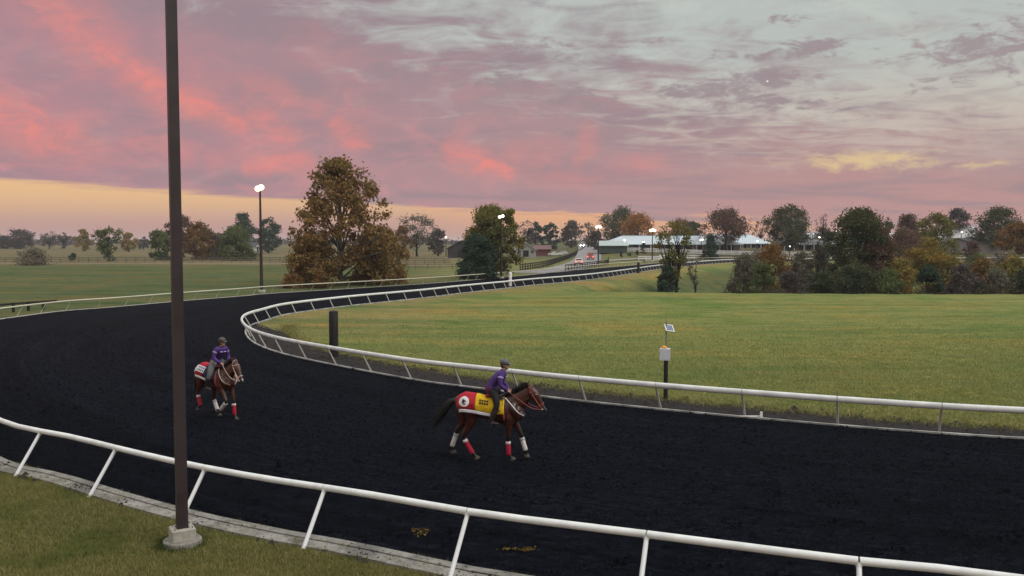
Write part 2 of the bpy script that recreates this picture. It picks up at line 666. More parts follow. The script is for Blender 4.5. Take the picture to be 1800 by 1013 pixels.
# ------------------------------------------------------------------ ground
def ground_material():
    m = bpy.data.materials.new('ground_grass')
    m.use_nodes = True
    t = NT(m.node_tree)
    b = t.n['Principled BSDF']
    b.inputs['Roughness'].default_value = 0.95
    b.inputs['Specular IOR Level'].default_value = 0.05
    co = t.new('ShaderNodeTexCoord').outputs['Object']
    at_ = t.new('ShaderNodeAttribute', attribute_name='land')
    c = at_.outputs['Color']
    n1 = t.noise(co, 0.10, 5, 0.6)
    n2 = t.noise(t.v('MULTIPLY', co, (0.5, 1.2, 1)), 1.0, 7, 0.7)
    n3 = t.noise(co, 7.0, 6, 0.75)
    n4 = t.noise(t.v('MULTIPLY', co, (0.04, 0.33, 1)), 1.0, 4, 0.6)
    mul = lambda k, q: t.mix(1.0, k, q, 'MULTIPLY')
    c = t.mix(t.step(n1, .50, .66), c, mul(c, (1.28, .98, .85)))
    c = t.mix(t.step(n1, .48, .34), c, mul(c, (.66, .86, .70)))
    c = t.mix(t.step(n2, .50, .68), c, mul(c, (.55, .66, .55)))
    c = t.mix(t.step(n2, .48, .32), c, mul(c, (1.40, 1.24, 1.15)))
    c = t.mix(t.m('MULTIPLY', t.step(n4, .50, .62), .9), c, mul(c, (1.28, 1.12, 1.05)))
    c = t.mix(t.m('MULTIPLY', t.step(n4, .48, .38), .9), c, mul(c, (.66, .82, .74)))
    c = t.mix(t.step(n3, .50, .66), c, mul(c, (.45, .52, .45)))
    c = t.mix(t.step(n3, .47, .33), c, mul(c, (1.45, 1.35, 1.35)))
    t.l.new(c, b.inputs['Base Color'])
    bn = t.new('ShaderNodeBump')
    bn.inputs['Distance'].default_value = 0.12
    bn.inputs['Strength'].default_value = 0.8
    t.l.new(t.m('ADD', t.m('MULTIPLY', n3, .5), n2), bn.inputs['Height'])
    t.l.new(bn.outputs[0], b.inputs['Normal'])
    return m


def land_colour(X, Y, Z):
    inside = in_poly(X, Y, IN_POLY)
    di = dist_to(X, Y, IN)
    outside = ~in_poly(X, Y, OUT_POLY)
    rng = np.random.default_rng(5)
    n = X.size
    C = np.zeros((n, 3))
    wob = (np.sin(X * .31 + np.sin(Y * .23) * 2) + np.sin(Y * .41 + X * .13)) * .5
    C[:] = (.155, .170, .054)                                       # mown infield
    dry = np.array((.19, .145, .068))
    k = inside * np.clip(sm(di + wob * .8, 6, 1.2), 0, 1) * .75      # dry strip along the rail
    tip = inside * sm(X + wob * 2, 2, -14) * sm(Y, 44, 52) * .55
    k = np.maximum(k, tip)[:, None]
    C = C * (1 - k) + dry * k
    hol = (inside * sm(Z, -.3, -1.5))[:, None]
    C = C * (1 - hol) + np.array((.078, .090, .036)) * hol  # hollow grass darkened with depth, its shading put into the colour
    o = outside[:, None]
    left = np.array((.082, .094, .040))
    C = np.where(o, left, C)
    # dry pale fields further off
    fb = (outside * sm(Y + wob * 6, 180, 198) * sm(X, 10, -20))[:, None]
    C = C * (1 - fb) + np.array((.145, .118, .066)) * fb
    strip = np.sin(Y * .03 + X * .004) * .5 + .5
    fc = (outside * sm(Y, 260, 300) * strip)[:, None] * .8
    C = C * (1 - fc) + np.array((.108, .10, .055)) * fc
    # greener pasture in the middle distance and round the barns
    mid = (outside * sm(X, -25, -8) * sm(Y, 118, 135) * sm(Y, 300, 240))[:, None]
    C = C * (1 - mid) + np.array((.150, .150, .062)) * mid
    hill = (outside * sm(X, 25, 50) * sm(Y, 215, 240))[:, None] * .8
    C = C * (1 - hill) + np.array((.075, .068, .036)) * hill
    # near bank
    nb = (outside * sm(Y, 32, 26))[:, None]
    C = C * (1 - nb) + np.array((.085, .070, .026)) * nb
    return C


def build_ground():
    rad = np.concatenate([[0.5], np.geomspace(4, 4200, 330)])
    fr = np.linspace(-46, 46, 300)
    ang = np.concatenate([np.linspace(-180, -48, 40), fr, np.linspace(48, 180, 40)])
    A, Rr = np.meshgrid(np.radians(ang), rad)
    X = (Rr * np.sin(A)).ravel()
    Y = (Rr * np.cos(A)).ravel()
    Z = height(X, Y)
    nr, na = Rr.shape
    i, j = np.meshgrid(np.arange(nr - 1), np.arange(na - 1), indexing='ij')
    a = (i * na + j).ravel()
    F = np.stack([a, a + na, a + na + 1, a + 1], 1)[:, ::-1]
    o = np_mesh('ground', np.stack([X, Y, Z], 1), F, ground_material())
    me = o.data
    me.shade_smooth()
    ca = me.color_attributes.new('land', 'FLOAT_COLOR', 'POINT')
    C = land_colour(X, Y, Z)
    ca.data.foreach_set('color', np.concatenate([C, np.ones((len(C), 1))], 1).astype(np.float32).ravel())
    o['kind'] = 'structure'
    o['label'] = 'grass fields, mown infield and low hills'
    return o


build_ground()


def strip(name, A, NN, off0, off1, z0, z1, m, step=1, label=None):
    """a sheet between two offsets of a curve (offsets may be arrays)"""
    o0 = np.broadcast_to(np.asarray(off0, float), (len(A),))
    o1 = np.broadcast_to(np.asarray(off1, float), (len(A),))
    P0 = A + NN * o0[:, None]
    P1 = A + NN * o1[:, None]
    n = len(A)
    V = np.concatenate([np.column_stack([P0, np.full(n, z0)]), np.column_stack([P1, np.full(n, z1)])])
    i = np.arange(n - 1)
    F = np.stack([i, i + 1, n + i + 1, n + i], 1)
    a = V[F[0]]
    if np.cross(a[1] - a[0], a[2] - a[0])[2] < 0:
        F = F[:, ::-1]
    o = np_mesh(name, V, F, m)
    o['kind'] = 'structure'
    if label:
        o['label'] = label
    return o


def track_material():
    m = bpy.data.materials.new('track_surface')
    m.use_nodes = True
    t = NT(m.node_tree)
    b = t.n['Principled BSDF']
    b.inputs['Roughness'].default_value = 0.8
    b.inputs['Specular IOR Level'].default_value = 0.012
    co = t.new('ShaderNodeTexCoord').outputs['Object']
    n1 = t.noise(t.v('MULTIPLY', co, (1.0, 1.6, 1)), 3.2, 6, 0.68, 0.6)
    n2 = t.noise(co, 14, 5, 0.7)
    n3 = t.noise(co, 0.15, 3, 0.5)
    la = t.new('ShaderNodeAttribute', attribute_name='lane').outputs['Vector']
    n5 = t.noise(t.v('MULTIPLY', la, (5.5, .10, 1)), 1.0, 5, 0.65, 0.3)
    n6 = t.noise(t.v('MULTIPLY', la, (.7, .02, 1)), 1.0, 3, 0.5)
    n1 = t.m('ADD', t.m('MULTIPLY', n1, .62), t.m('MULTIPLY', n5, .38))
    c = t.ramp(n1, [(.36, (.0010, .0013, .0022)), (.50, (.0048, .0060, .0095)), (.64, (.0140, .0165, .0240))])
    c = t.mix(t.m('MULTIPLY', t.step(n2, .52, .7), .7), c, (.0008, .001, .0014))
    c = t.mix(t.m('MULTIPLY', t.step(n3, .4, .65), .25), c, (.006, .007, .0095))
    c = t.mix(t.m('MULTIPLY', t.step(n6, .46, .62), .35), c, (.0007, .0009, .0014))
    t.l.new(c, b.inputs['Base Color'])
    bn = t.new('ShaderNodeBump')
    bn.inputs['Distance'].default_value = 0.12
    bn.inputs['Strength'].default_value = 1.0
    t.l.new(t.m('ADD', n1, t.m('MULTIPLY', n2, .35)), bn.inputs['Height'])
    t.l.new(bn.outputs[0], b.inputs['Normal'])
    return m


TRACK = track_material()


def build_track():
    poly = [tuple(p) for p in IN[::1]] + [tuple(p) for p in OUT[::-1]]
    # bridge the two edges along equal fractions of their length
    n = 420
    s = np.linspace(0, 1, n)

    def res(A):
        L = np.concatenate([[0], np.cumsum(np.linalg.norm(np.diff(A, axis=0), axis=1))])
        q = s * L[-1]
        return np.stack([np.interp(q, L, A[:, 0]), np.interp(q, L, A[:, 1])], 1)
    # tie points: matching places on the two edges
    from bisect import bisect
    a, bq = IN, OUT
    # nearest inner point for every outer point, made monotone
    k = np.array([np.argmin(((a - p) ** 2).sum(1)) for p in bq])
    k = np.maximum.accumulate(k)
    P1 = a[k]
    V = []
    m_ = 9
    for j in range(m_):
        f = j / (m_ - 1)
        V.append(np.column_stack([bq * (1 - f) + P1 * f, np.zeros(len(bq))]))
    V = np.concatenate(V)
    N = len(bq)
    i = np.arange(N - 1)
    F = np.concatenate([np.stack([j * N + i, j * N + i + 1, (j + 1) * N + i + 1, (j + 1) * N + i], 1) for j in range(m_ - 1)])
    a_ = V[F[0]]
    if np.cross(a_[1] - a_[0], a_[2] - a_[0])[2] < 0:
        F = F[:, ::-1]
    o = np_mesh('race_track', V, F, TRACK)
    W_ = np.linalg.norm(bq - P1, axis=1)
    Ls = np.concatenate([[0], np.cumsum(np.linalg.norm(np.diff(bq, axis=0), axis=1))])
    la = np.concatenate([np.column_stack([W_ * (1 - j / (m_ - 1)), Ls, np.zeros(N)]) for j in range(m_)])
    at_ = o.data.attributes.new('lane', 'FLOAT_VECTOR', 'POINT')
    at_.data.foreach_set('vector', la.astype(np.float32).ravel())
    o['kind'] = 'structure'
    o['label'] = 'dark synthetic race track curving round the infield'


build_track()

# kerbs and margins
concrete = mat('worn_concrete', (.36, .34, .31), .9, .2, var=.35, vscale=3.5, bump=.02, bscale=30)


def kerb(name, A, NN, o0, o1, h, m, label):
    mb = MB()
    P0 = A + NN * o0
    P1 = A + NN * o1
    n = len(A)
    v = []
    for p, q in zip(P0, P1):
        v += [(p[0], p[1], -.2), (p[0], p[1], h), (q[0], q[1], h), (q[0], q[1], -.2)]
    f = []
    for i in range(n - 1):
        for k in range(3):
            f.append((i * 4 + k, i * 4 + k + 1, (i + 1) * 4 + k + 1, (i + 1) * 4 + k))
    mb.add(v, f)
    o = mb.build(name, m)
    o['kind'] = 'structure'
    o['label'] = label
    return o


def kerb_material():
    m = bpy.data.materials.new('crumbling_concrete')
    m.use_nodes = True
    t = NT(m.node_tree)
    b = t.n['Principled BSDF']
    b.inputs['Roughness'].default_value = 0.9
    b.inputs['Specular IOR Level'].default_value = 0.2
    co = t.new('ShaderNodeTexCoord').outputs['Object']
    n1 = t.noise(co, 2.2, 6, .65)
    n2 = t.noise(co, 11, 5, .7)
    c = t.ramp(n1, [(.3, (.12, .11, .10)), (.52, (.25, .235, .215)), (.75, (.36, .34, .31))])
    c = t.mix(t.m('MULTIPLY', t.step(n2, .56, .66), .9), c, (.03, .028, .026))
    c = t.mix(t.m('MULTIPLY', t.step(t.noise(co, .55, 4, .6), .56, .66), .75), c, (.10, .095, .09))
    t.l.new(c, b.inputs['Base Color'])
    bn = t.new('ShaderNodeBump')
    bn.inputs['Distance'].default_value = .03
    t.l.new(t.m('ADD', n2, n1), bn.inputs['Height'])
    t.l.new(bn.outputs[0], b.inputs['Normal'])
    return m


KC = kerb_material()
near_o = OUT[:, 1] < 34
io = np.where((OUT[:, 1] < 40) & (OUT[:, 0] > -33))[0]
NEAR_A, NEAR_N = OUT[io], OUT_N[io]
kerb('kerb', NEAR_A, NEAR_N, 0.0, .195, .035, KC, 'narrow concrete lip at the edge of the black track')
kerb('kerb', NEAR_A, NEAR_N, .225, .53, .022, KC, 'broad crumbling concrete gutter beside the grass bank')
fo = np.where((OUT[:, 1] > 38) & (np.arange(len(OUT)) > io.max() - 4))[0]
FAR_A, FAR_N = OUT[fo], OUT_N[fo]
kerb('kerb', FAR_A, FAR_N, 0.0, .35, .03, mat('pale_grit', (.30, .28, .25), .9, .2, var=.3, vscale=1.5), 'pale kerb on the far outer side of the track')
kerb('kerb', IN, IN_N, 0.0, .09, .05, mat('kerb_white', (.30, .30, .29), .8, .3, var=.6, vscale=1.6), 'thin pale kerb round the infield')
# cinder margin inside the rail on the near straight
wid = np.clip(2.4 * sm(IN[:, 0], 40, -12) + .6, .6, 2.4) * sm(IN[:, 1], 58, 50) * (np.arange(len(IN)) < np.argmin(IN[:, 0]) + 4)
ci = np.where(wid > .06)[0]
rngw = np.random.default_rng(3)
cinder = mat('cinder_margin', (.026, .023, .023), .95, .1, var=.6, vscale=7, bump=.05, bscale=14)
strip('cinder_path', IN[ci], IN_N[ci], .13, wid[ci] + rngw.normal(0, .05, len(ci)), .004, -.024, cinder, label='dark cinder margin between rail and grass')

# access road
road_m = mat('road_asphalt', (.21, .20, .20), .85, .2, var=.12, vscale=.8)


def road(name, pts, w, m, label, dz=.03):
    A = catmull(pts, 3.0)
    NN = normals(A)
    P0, P1 = A + NN * w / 2, A - NN * w / 2
    z0, z1 = height(P0[:, 0], P0[:, 1]), height(P1[:, 0], P1[:, 1])
    z = np.maximum(z0, z1) + dz
    n = len(A)
    V = np.concatenate([np.column_stack([P0, z]), np.column_stack([P1, z])])
    i = np.arange(n - 1)
    F = np.stack([i, i + 1, n + i + 1, n + i], 1)
    a = V[F[0]]
    if np.cross(a[1] - a[0], a[2] - a[0])[2] < 0:
        F = F[:, ::-1]
    o = np_mesh(name, V, F, m)
    o['kind'] = 'structure'
    o['label'] = label
    return A, z


ROAD_A, ROAD_Z = road('road', [(2.5, 150), (9, 166), (16, 205), (22, 250), (29, 320), (37, 430), (48, 560), (70, 760)], 8.0, road_m, 'pale asphalt access road leading away past the barns', .06)
road('driveway', [(26, 238), (36, 250), (48, 262), (62, 268), (80, 274)], 5.0, mat('gravel_drive', (.27, .25, .23), .9, .2, var=.15, vscale=.6), 'pale gravel drive below the barn', .12)
road('farm_lane', [(-170, 214), (-120, 204), (-78, 201), (-50, 199), (-24, 197)], 3.2, mat('lane_dust', (.26, .22, .17), .9, .1, var=.2, vscale=.5), 'pale dirt lane crossing the dry field', .08)

# ------------------------------------------------------------------ air
def build_haze():
    mb = MB()
    mb.box((0, 0, 7.0), (8900, 8900, 27.0))
    m = bpy.data.materials.new('haze')
    m.use_nodes = True
    t = NT(m.node_tree)
    t.n.clear()
    v = t.new('ShaderNodeVolumePrincipled')
    v.inputs['Color'].default_value = (.86, .86, .90, 1)
    v.inputs['Density'].default_value = HAZE
    o = t.new('ShaderNodeOutputMaterial')
    t.l.new(v.outputs[0], o.inputs['Volume'])
    h = mb.build('haze', m)
    h['kind'] = 'stuff'
    h['label'] = 'thin morning haze over the fields'


HAZE = 0.00018
build_haze()

# ------------------------------------------------------------------ running rails
white_rail = mat('white_rail', (.64, .65, .64), .45, .4, var=.16, vscale=2.6, bump=.004, bscale=5)
cream_rail = mat('cream_rail', (.50, .47, .36), .5, .35, var=.1, vscale=.6)
grey_post = mat('grey_post', (.42, .41, .37), .5, .35, var=.12, vscale=1.0)
white_post = mat('white_post', (.68, .69, .70), .4, .4, var=.06, vscale=1.3)


def post_mesh(name, m, r):
    mb = MB()
    mb.tube([(0, 0, -.06), (0, 0, 0), (0, 0, .5), (0, 0, 1.0)], [r * 1.05, r * 1.02, r, r], 10)
    mb.tube([(0, 0, .955), (0, 0, 1.0)], [r * 1.25, r * 1.3], 10)
    return mb.mesh(name, m, 40)


def running_rail(label, A, NN, root_off, lean, hz, pitch, rr, railm, postm, pr, group=None, s0=0.0):
    """A: edge curve, NN points away from the track; posts lean back over the track"""
    L = np.concatenate([[0], np.cumsum(np.linalg.norm(np.diff(A, axis=0), axis=1))])

    def P(s, off):
        s = min(max(s, 0), L[-1])
        p = np.array([np.interp(s, L, A[:, 0]), np.interp(s, L, A[:, 1])])
        n = np.array([np.interp(s, L, NN[:, 0]), np.interp(s, L, NN[:, 1])])
        n /= np.linalg.norm(n)
        return p + n * off
    n = int((L[-1] - s0) / pitch)
    b0 = P(s0, root_off)
    root = thing('running_rail', label, 'rail', (b0[0], b0[1], 0), 0, group)
    pm = post_mesh('post', postm, pr)
    for i in range(n + 1):
        s = s0 + i * pitch
        b = P(s, root_off)
        le, h = (lean(s) if callable(lean) else lean), (hz(s) if callable(hz) else hz)
        q = P(s, root_off - le)
        base = Vector((b[0], b[1], .02))
        top = Vector((q[0], q[1], h - rr[1] * .5))
        o = link('post', pm, root)
        d = top - base
        o.location = base - root.location
        o.rotation_mode = 'QUATERNION'
        o.rotation_quaternion = d.to_track_quat('Z', 'Y')
        o.scale = (1, 1, d.length)
        if i < n:
            mb = MB()
            pts = []
            gap = .012
            for k in range(4):
                u = s + gap + (pitch - 2 * gap) * k / 3
                c = P(u, root_off - (lean(u) if callable(lean) else lean))
                pts.append((c[0], c[1], (hz(u) if callable(hz) else hz)))
            mb.tube(pts, [(rr[0], rr[1])] * 4, 12, side=tuple(Vector(pts[0]) - Vector(pts[-1])) and (Vector(pts[-1]) - Vector(pts[0])).cross(Vector((0, 0, 1))).normalized())
            mb.build('rail_section', railm, root, 40)
    return root


# near outer rail: curve runs from off-frame on one side to off-frame on the other
Lo = np.concatenate([[0], np.cumsum(np.linalg.norm(np.diff(NEAR_A, axis=0), axis=1))])
# phase so that a post stands where the photograph has one
pb = at(540, 960)
ss = np.linspace(0, Lo[-1], 8000)
sq = np.stack([np.interp(ss, Lo, NEAR_A[:, 0]), np.interp(ss, Lo, NEAR_A[:, 1])], 1)
sp = ss[np.argmin(((sq - np.array([pb.x, pb.y])) ** 2).sum(1))]
NEARP = 3.08
running_rail('white tubular running rail beside the grass bank and tall brown pole', NEAR_A, NEAR_N, .53, .60, .93, NEARP, (.062, .062), white_rail, white_post, .039, s0=sp % NEARP)
running_rail('slim cream running rail on the far outer side of the track', FAR_A[:330], FAR_N[:330], .30, .50, .80, 2.75, (.055, .06), cream_rail, cream_rail, .03, s0=1.0)
ti = int(np.argmin(IN[:, 0]))
running_rail('white running rail curving round the infield tip', IN, IN_N, .22, lambda s: .5 - .12 * float(sm(s, 55, 85)), lambda s: .86 - .08 * float(sm(s, 55, 90)), 2.75, (.07, .095), white_rail, grey_post, .036, s0=.4)

# ------------------------------------------------------------------ poles and posts
def furlong_pole(px, py, label, h, r, m, capm):
    p = at(px, py)
    t = thing('furlong_pole', label, 'pole', (p.x, p.y, H(p.x, p.y)))
    mb = MB()
    mb.lathe([(r, -.1), (r, h * .5), (r * .99, h - .04), (r * .9, h)], seg=20)
    mb.build('shaft', m, t, 40, world=False)
    mb = MB()
    mb.lathe([(r * .98, h), (r * .99, h + .02), (r * .6, h + .05), (r * .1, h + .06)], seg=20)
    mb.build('cap', capm, t, 40, world=False)
    mb = MB()
    mb.lathe([(r * 1.5, -.05), (r * 1.45, .05), (r * 1.05, .09)], seg=20)
    mb.build('footing', mat('dark_soil', (.035, .03, .028), .95, .1, var=.5, vscale=9, bump=.03), t, 40, world=False)
    return t


black_paint = mat('black_paint', (.012, .011, .012), .6, .3, var=.3, vscale=3)
white_paint = mat('white_paint', (.74, .74, .72), .5, .3, var=.06, vscale=3)
furlong_pole(587, 630, 'thick black furlong pole standing on grass inside the rail tip', 2.24, .215, black_paint, black_paint)
wp = furlong_pole(897, 504, 'thick white furlong pole standing behind the far inner rail', 1.75, .19, white_paint, white_paint)
mb = MB()
for z in (.55, 1.05, 1.45):
    mb.lathe([(.192, z), (.193, z + .03), (.192, z + .06)], seg=20)
mb.build('band', mat('grey_band', (.40, .40, .38), .6, .3), wp, 40, world=False)
furlong_pole(1122, 480, 'distant black furlong pole beside the far straight', 1.85, .24, black_paint, black_paint)

# tall brown lighting pole in front
bronze = mat('bronze_steel', (.031, .021, .023), .5, .4, var=.35, vscale=1.6)
grout = mat('footing_concrete', (.34, .32, .275), .9, .2, var=.18, vscale=8, bump=.008, bscale=60)
pc = at(320, 966)
pc = Vector((pc.x - .115, pc.y + .32, 0))
pz = -.03
pole = thing('light_pole', 'tall square brown steel pole on a stepped concrete footing in the grass', 'light pole', (pc.x, pc.y, pz))
rot = R(31)
mb = MB()
w0 = .185
mb.box((0, 0, .31 + 5.5), (w0, w0, 11.0), rot, taper=.92)
mb.build('shaft', bronze, pole, world=False)


def bevel_box(mb, c, s, rz, bv):
    cx, cy, cz = c
    v = []
    ca, sa = math.cos(rz), math.sin(rz)
    hx, hy, hz = s[0] / 2, s[1] / 2, s[2] / 2
    rings = [(-hz, 0), (hz - bv, 0), (hz, bv)]
    n = 8
    for z, i in rings:
        for sx, sy in ((-1, -1), (1, -1), (1, 1), (-1, 1)):
            a = [(sx * (hx - i), sy * (hy - i - bv)), (sx * (hx - i - bv), sy * (hy - i))]
            if sx * sy > 0:
                a = a
            else:
                a = a[::-1]
            if (sx, sy) in ((-1, -1), (1, 1)):
                pass
            for x, y in a:
                v.append((x, y, z))
    # order each ring by angle
    out = []
    for k in range(3):
        ring = v[k * 8:(k + 1) * 8]
        ring.sort(key=lambda q: math.atan2(q[1], q[0]))
        out += [(cx + x * ca - y * sa, cy + x * sa + y * ca, cz + z) for x, y, z in ring]
    f = []
    for k in range(2):
        for i in range(8):
            j = (i + 1) % 8
            f.append((k * 8 + i, k * 8 + j, (k + 1) * 8 + j, (k + 1) * 8 + i))
    f.append(tuple(range(7, -1, -1)))
    f.append(tuple(range(16, 24)))
    mb.add(out, f)


mb = MB()
bevel_box(mb, (0, 0, .225), (.41, .41, .21), rot, .018)
mb.build('footing_block', grout, pole, world=False)
mb = MB()
mb.lathe([(.345, -.12), (.345, .05), (.335, .10), (.315, .118)], seg=36)
mb.build('footing_drum', mat('weathered_concrete', (.21, .195, .175), .95, .15, var=.35, vscale=7, bump=.015, bscale=40), pole, 35, world=False)
mb = MB()
mb.box((0, 0, .338), (.215, .215, .016), rot)
mb.build('base_plate', bronze, pole, world=False)
for bx, by in ((-1, -1), (1, -1), (1, 1), (-1, 1)):
    mb = MB()
    q = Matrix.Rotation(rot, 3, 'Z') @ Vector((bx * .150, by * .150, 0))
    mb.lathe([(.014, .328), (.014, .352), (.009, .356), (.009, .372)], c=(q.x, q.y, 0), seg=6)
    mb.build('anchor_bolt', mat('galvanised', (.22, .22, .22), .45, .5, metal=.6), pole, world=False)
mb = MB()
hx = Vector((math.cos(rot - R(90)), math.sin(rot - R(90)), 0)) * (w0 / 2 + .001)
mb.box((hx.x, hx.y, .9), (.075, .012, .13), rot)
mb.build('access_cover', bronze, pole, world=False)

# solar sensor post in the infield
so = at(1170, 701)
sol = thing('solar_sensor_post', 'black post carrying a pale box, small solar panel and antenna in the infield', 'sensor post', (so.x, so.y, H(so.x, so.y)))
mb = MB()
mb.lathe([(.075, -.1), (.075, 1.3), (.07, 1.40)], seg=14)
mb.build('post', black_paint, sol, 40, world=False)
mb = MB()
bevel_box(mb, (-.04, 0, 1.60), (.36, .20, .42), R(-12), .012)
mb.build('control_box', mat('box_grey', (.58, .60, .64), .45, .4, var=.04), sol, world=False)
mb = MB()
mb.box((-.02, -.108, 1.60), (.30, .012, .35), R(-12))
mb.build('box_door', mat('box_door', (.54, .57, .62), .4, .4), sol, world=False)
mb = MB()
mb.lathe([(.095, 1.81), (.095, 1.85), (.06, 1.885), (.02, 1.90)], c=(-.06, 0, 0), seg=14)
mb.build('beacon', mat('amber_plastic', (.75, .30, .03), .3, .5), sol, 40, world=False)
mb = MB()
mb.tube([(0, 0, 1.40), (0, 0, 2.72)], .022, 8)
mb.build('mast', mat('galvanised'), sol, 40, world=False)
mb = MB()
mb.tube([(-.01, 0, 2.72), (-.015, 0, 3.05)], [.014, .006], 6)
mb.build('antenna', mat('galvanised'), sol, 40, world=False)
# tilted panel: frame and cells
pn = bpy.data.objects.new('solar_panel', None)
mbp = MB()
mbp.box((0, 0, 0), (.34, .30, .03))
me = mbp.mesh('solar_panel', mat('panel_frame', (.72, .74, .74), .35, .5))
pn = link('solar_panel', me, sol)
pn.location = (.10, -.02, 2.52)
pn.rotation_euler = (R(46), R(10), R(20))
mbp = MB()
for i in range(4):
    for j in range(3):
        mbp.box((-.105 + i * .07, -.085 + j * .085, .0165), (.064, .079, .003))
cells = link('cells', mbp.mesh('cells', mat('solar_cell', (.10, .13, .20), .2, .6)), pn)
mb = MB()
mb.tube([(0, 0, 2.4), (.10, -.02, 2.50)], .015, 6)
mb.build('bracket', mat('galvanised'), sol, 40, world=False)

# small white marker on the inner kerb
mk = at(1339, 736)
t = thing('kerb_marker', 'small white marker block on the kerb beside a rail post', 'marker', (mk.x, mk.y + .05, .05))
mb = MB()
mb.box((0, 0, .07), (.07, .07, .16), 0, .9)
mb.build('block', white_paint, t, world=False)
mb = MB()
mb.box((-.35, .02, .012), (.62, .05, .024), R(-27) * 0)
mb.build('rail_strip', white_paint, t, world=False)

# dark low guard rail at the far bend
def board_run(name, label, cat, pts, h, boards, m, pitch=2.5, bw=.12, pw=.12, group=None):
    A = catmull(pts, 1.0)
    Z = height(A[:, 0], A[:, 1])
    t = thing(name, label, cat, (A[0, 0], A[0, 1], Z[0]), 0, group)
    for zb in boards:
        mb = MB()
        P = [(a[0], a[1], z + zb) for a, z in zip(A, Z)]
        P = P[::max(1, int(len(P) / 60))] + [P[-1]]
        mb.tube(P, [(.025, bw / 2)] * len(P), 4, side=None) if False else None
        v, f = [], []
        for k, p in enumerate(P):
            q = P[min(k + 1, len(P) - 1)]
            r_ = P[max(k - 1, 0)]
            d = Vector((q[0] - r_[0], q[1] - r_[1], 0)).normalized()
            nn = Vector((d.y, -d.x, 0)) * .03
            for sx, sz in ((-1, -1), (1, -1), (1, 1), (-1, 1)):
                v.append((p[0] + nn.x * sx, p[1] + nn.y * sx, p[2] + sz * bw / 2))
        for k in range(len(P) - 1):
            for j in range(4):
                j2 = (j + 1) % 4
                f.append((k * 4 + j, k * 4 + j2, k * 4 + 4 + j2, k * 4 + 4 + j))
        mb.add(v, f)
        mb.build('board', m, t)
    mb = MB()
    L = np.concatenate([[0], np.cumsum(np.linalg.norm(np.diff(A, axis=0), axis=1))])
    for s in np.arange(0, L[-1], pitch):
        x, y, z = np.interp(s, L, A[:, 0]), np.interp(s, L, A[:, 1]), np.interp(s, L, Z)
        mb.box((x, y, z + h / 2), (pw, pw, h))
    o = mb.build('fence_posts', m, t)
    o['kind'] = 'stuff'
    return t


dark_wood = mat('dark_wood', (.022, .020, .018), .8, .2, var=.3, vscale=1)
white_wood = mat('white_wood', (.62, .62, .60), .7, .2, var=.1, vscale=1)
g0, g1 = at(-60, 556), at(100, 542)
board_run('guard_rail', 'low dark timber guard rail behind the cream rail', 'guard rail', [(g0.x, g0.y), ((g0.x + g1.x) / 2, (g0.y + g1.y) / 2 + .3), (g1.x, g1.y)], .75, (.66,), dark_wood, 1.35, .16, .16)
board_run('board_fence', 'dark board fence along the grass beside the access road', 'fence', [(1.5, 158), (7, 185), (12, 225), (20, 285), (24, 310), (29, 350), (34, 400)], 1.35, (.35, .8, 1.25), dark_wood, 2.5, .2, .16)
board_run('board_fence', 'low dark fence on the barn side of the access road', 'fence', [(10, 160), (17, 183), (23, 205), (27, 240)], 1.2, (.4, .8, 1.15), dark_wood, 2.5, .16, .14)
board_run('board_fence', 'long white board fence in front of the metal roofed barns', 'fence', [(33, 285), (60, 284), (85, 283), (110, 284), (140, 288)], 1.4, (.35, .85, 1.3), white_wood, 2.5, .3, .16)
board_run('board_fence', 'short white fence looping round the gravel drive', 'fence', [(36, 243), (44, 247), (44, 256), (58, 262)], 1.3, (.5, 1.15), white_wood, 2.5, .3, .16)
board_run('board_fence', 'grey weathered fence between the green field and dry fields', 'fence', [(-220, 232), (-150, 222), (-90, 217), (-45, 214), (-15, 208)], 1.3, (.4, .8, 1.25), mat('grey_wood', (.13, .12, .095), .9, .1, var=.3, vscale=1), 2.5, .14, .14)
board_run('board_fence', 'weathered two board fence crossing the pasture behind the brown sycamore', 'fence', [(-40, 160), (-20, 168), (-8, 172), (0, 176)], 1.15, (.5, 1.05), mat('grey_wood'), 2.5, .12, .12)
board_run('board_fence', 'pale grey fence on the slope under the broad russet tree', 'fence', [(130, 232), (150, 226), (175, 214), (190, 205)], 1.4, (.4, .85, 1.3), mat('pale_wood', (.45, .43, .43), .8, .2, var=.1), 2.5, .3, .18)

# ------------------------------------------------------------------ trees
RNG = np.random.default_rng(11)
bark = mat('bark', (.045, .037, .030), .95, .1, var=.35, vscale=2)
pale_bark = mat('pale_bark', (.17, .16, .14), .9, .1, var=.5, vscale=.8)
dark_bark = mat('dark_bark', (.020, .017, .015), .95, .1, var=.3, vscale=2)

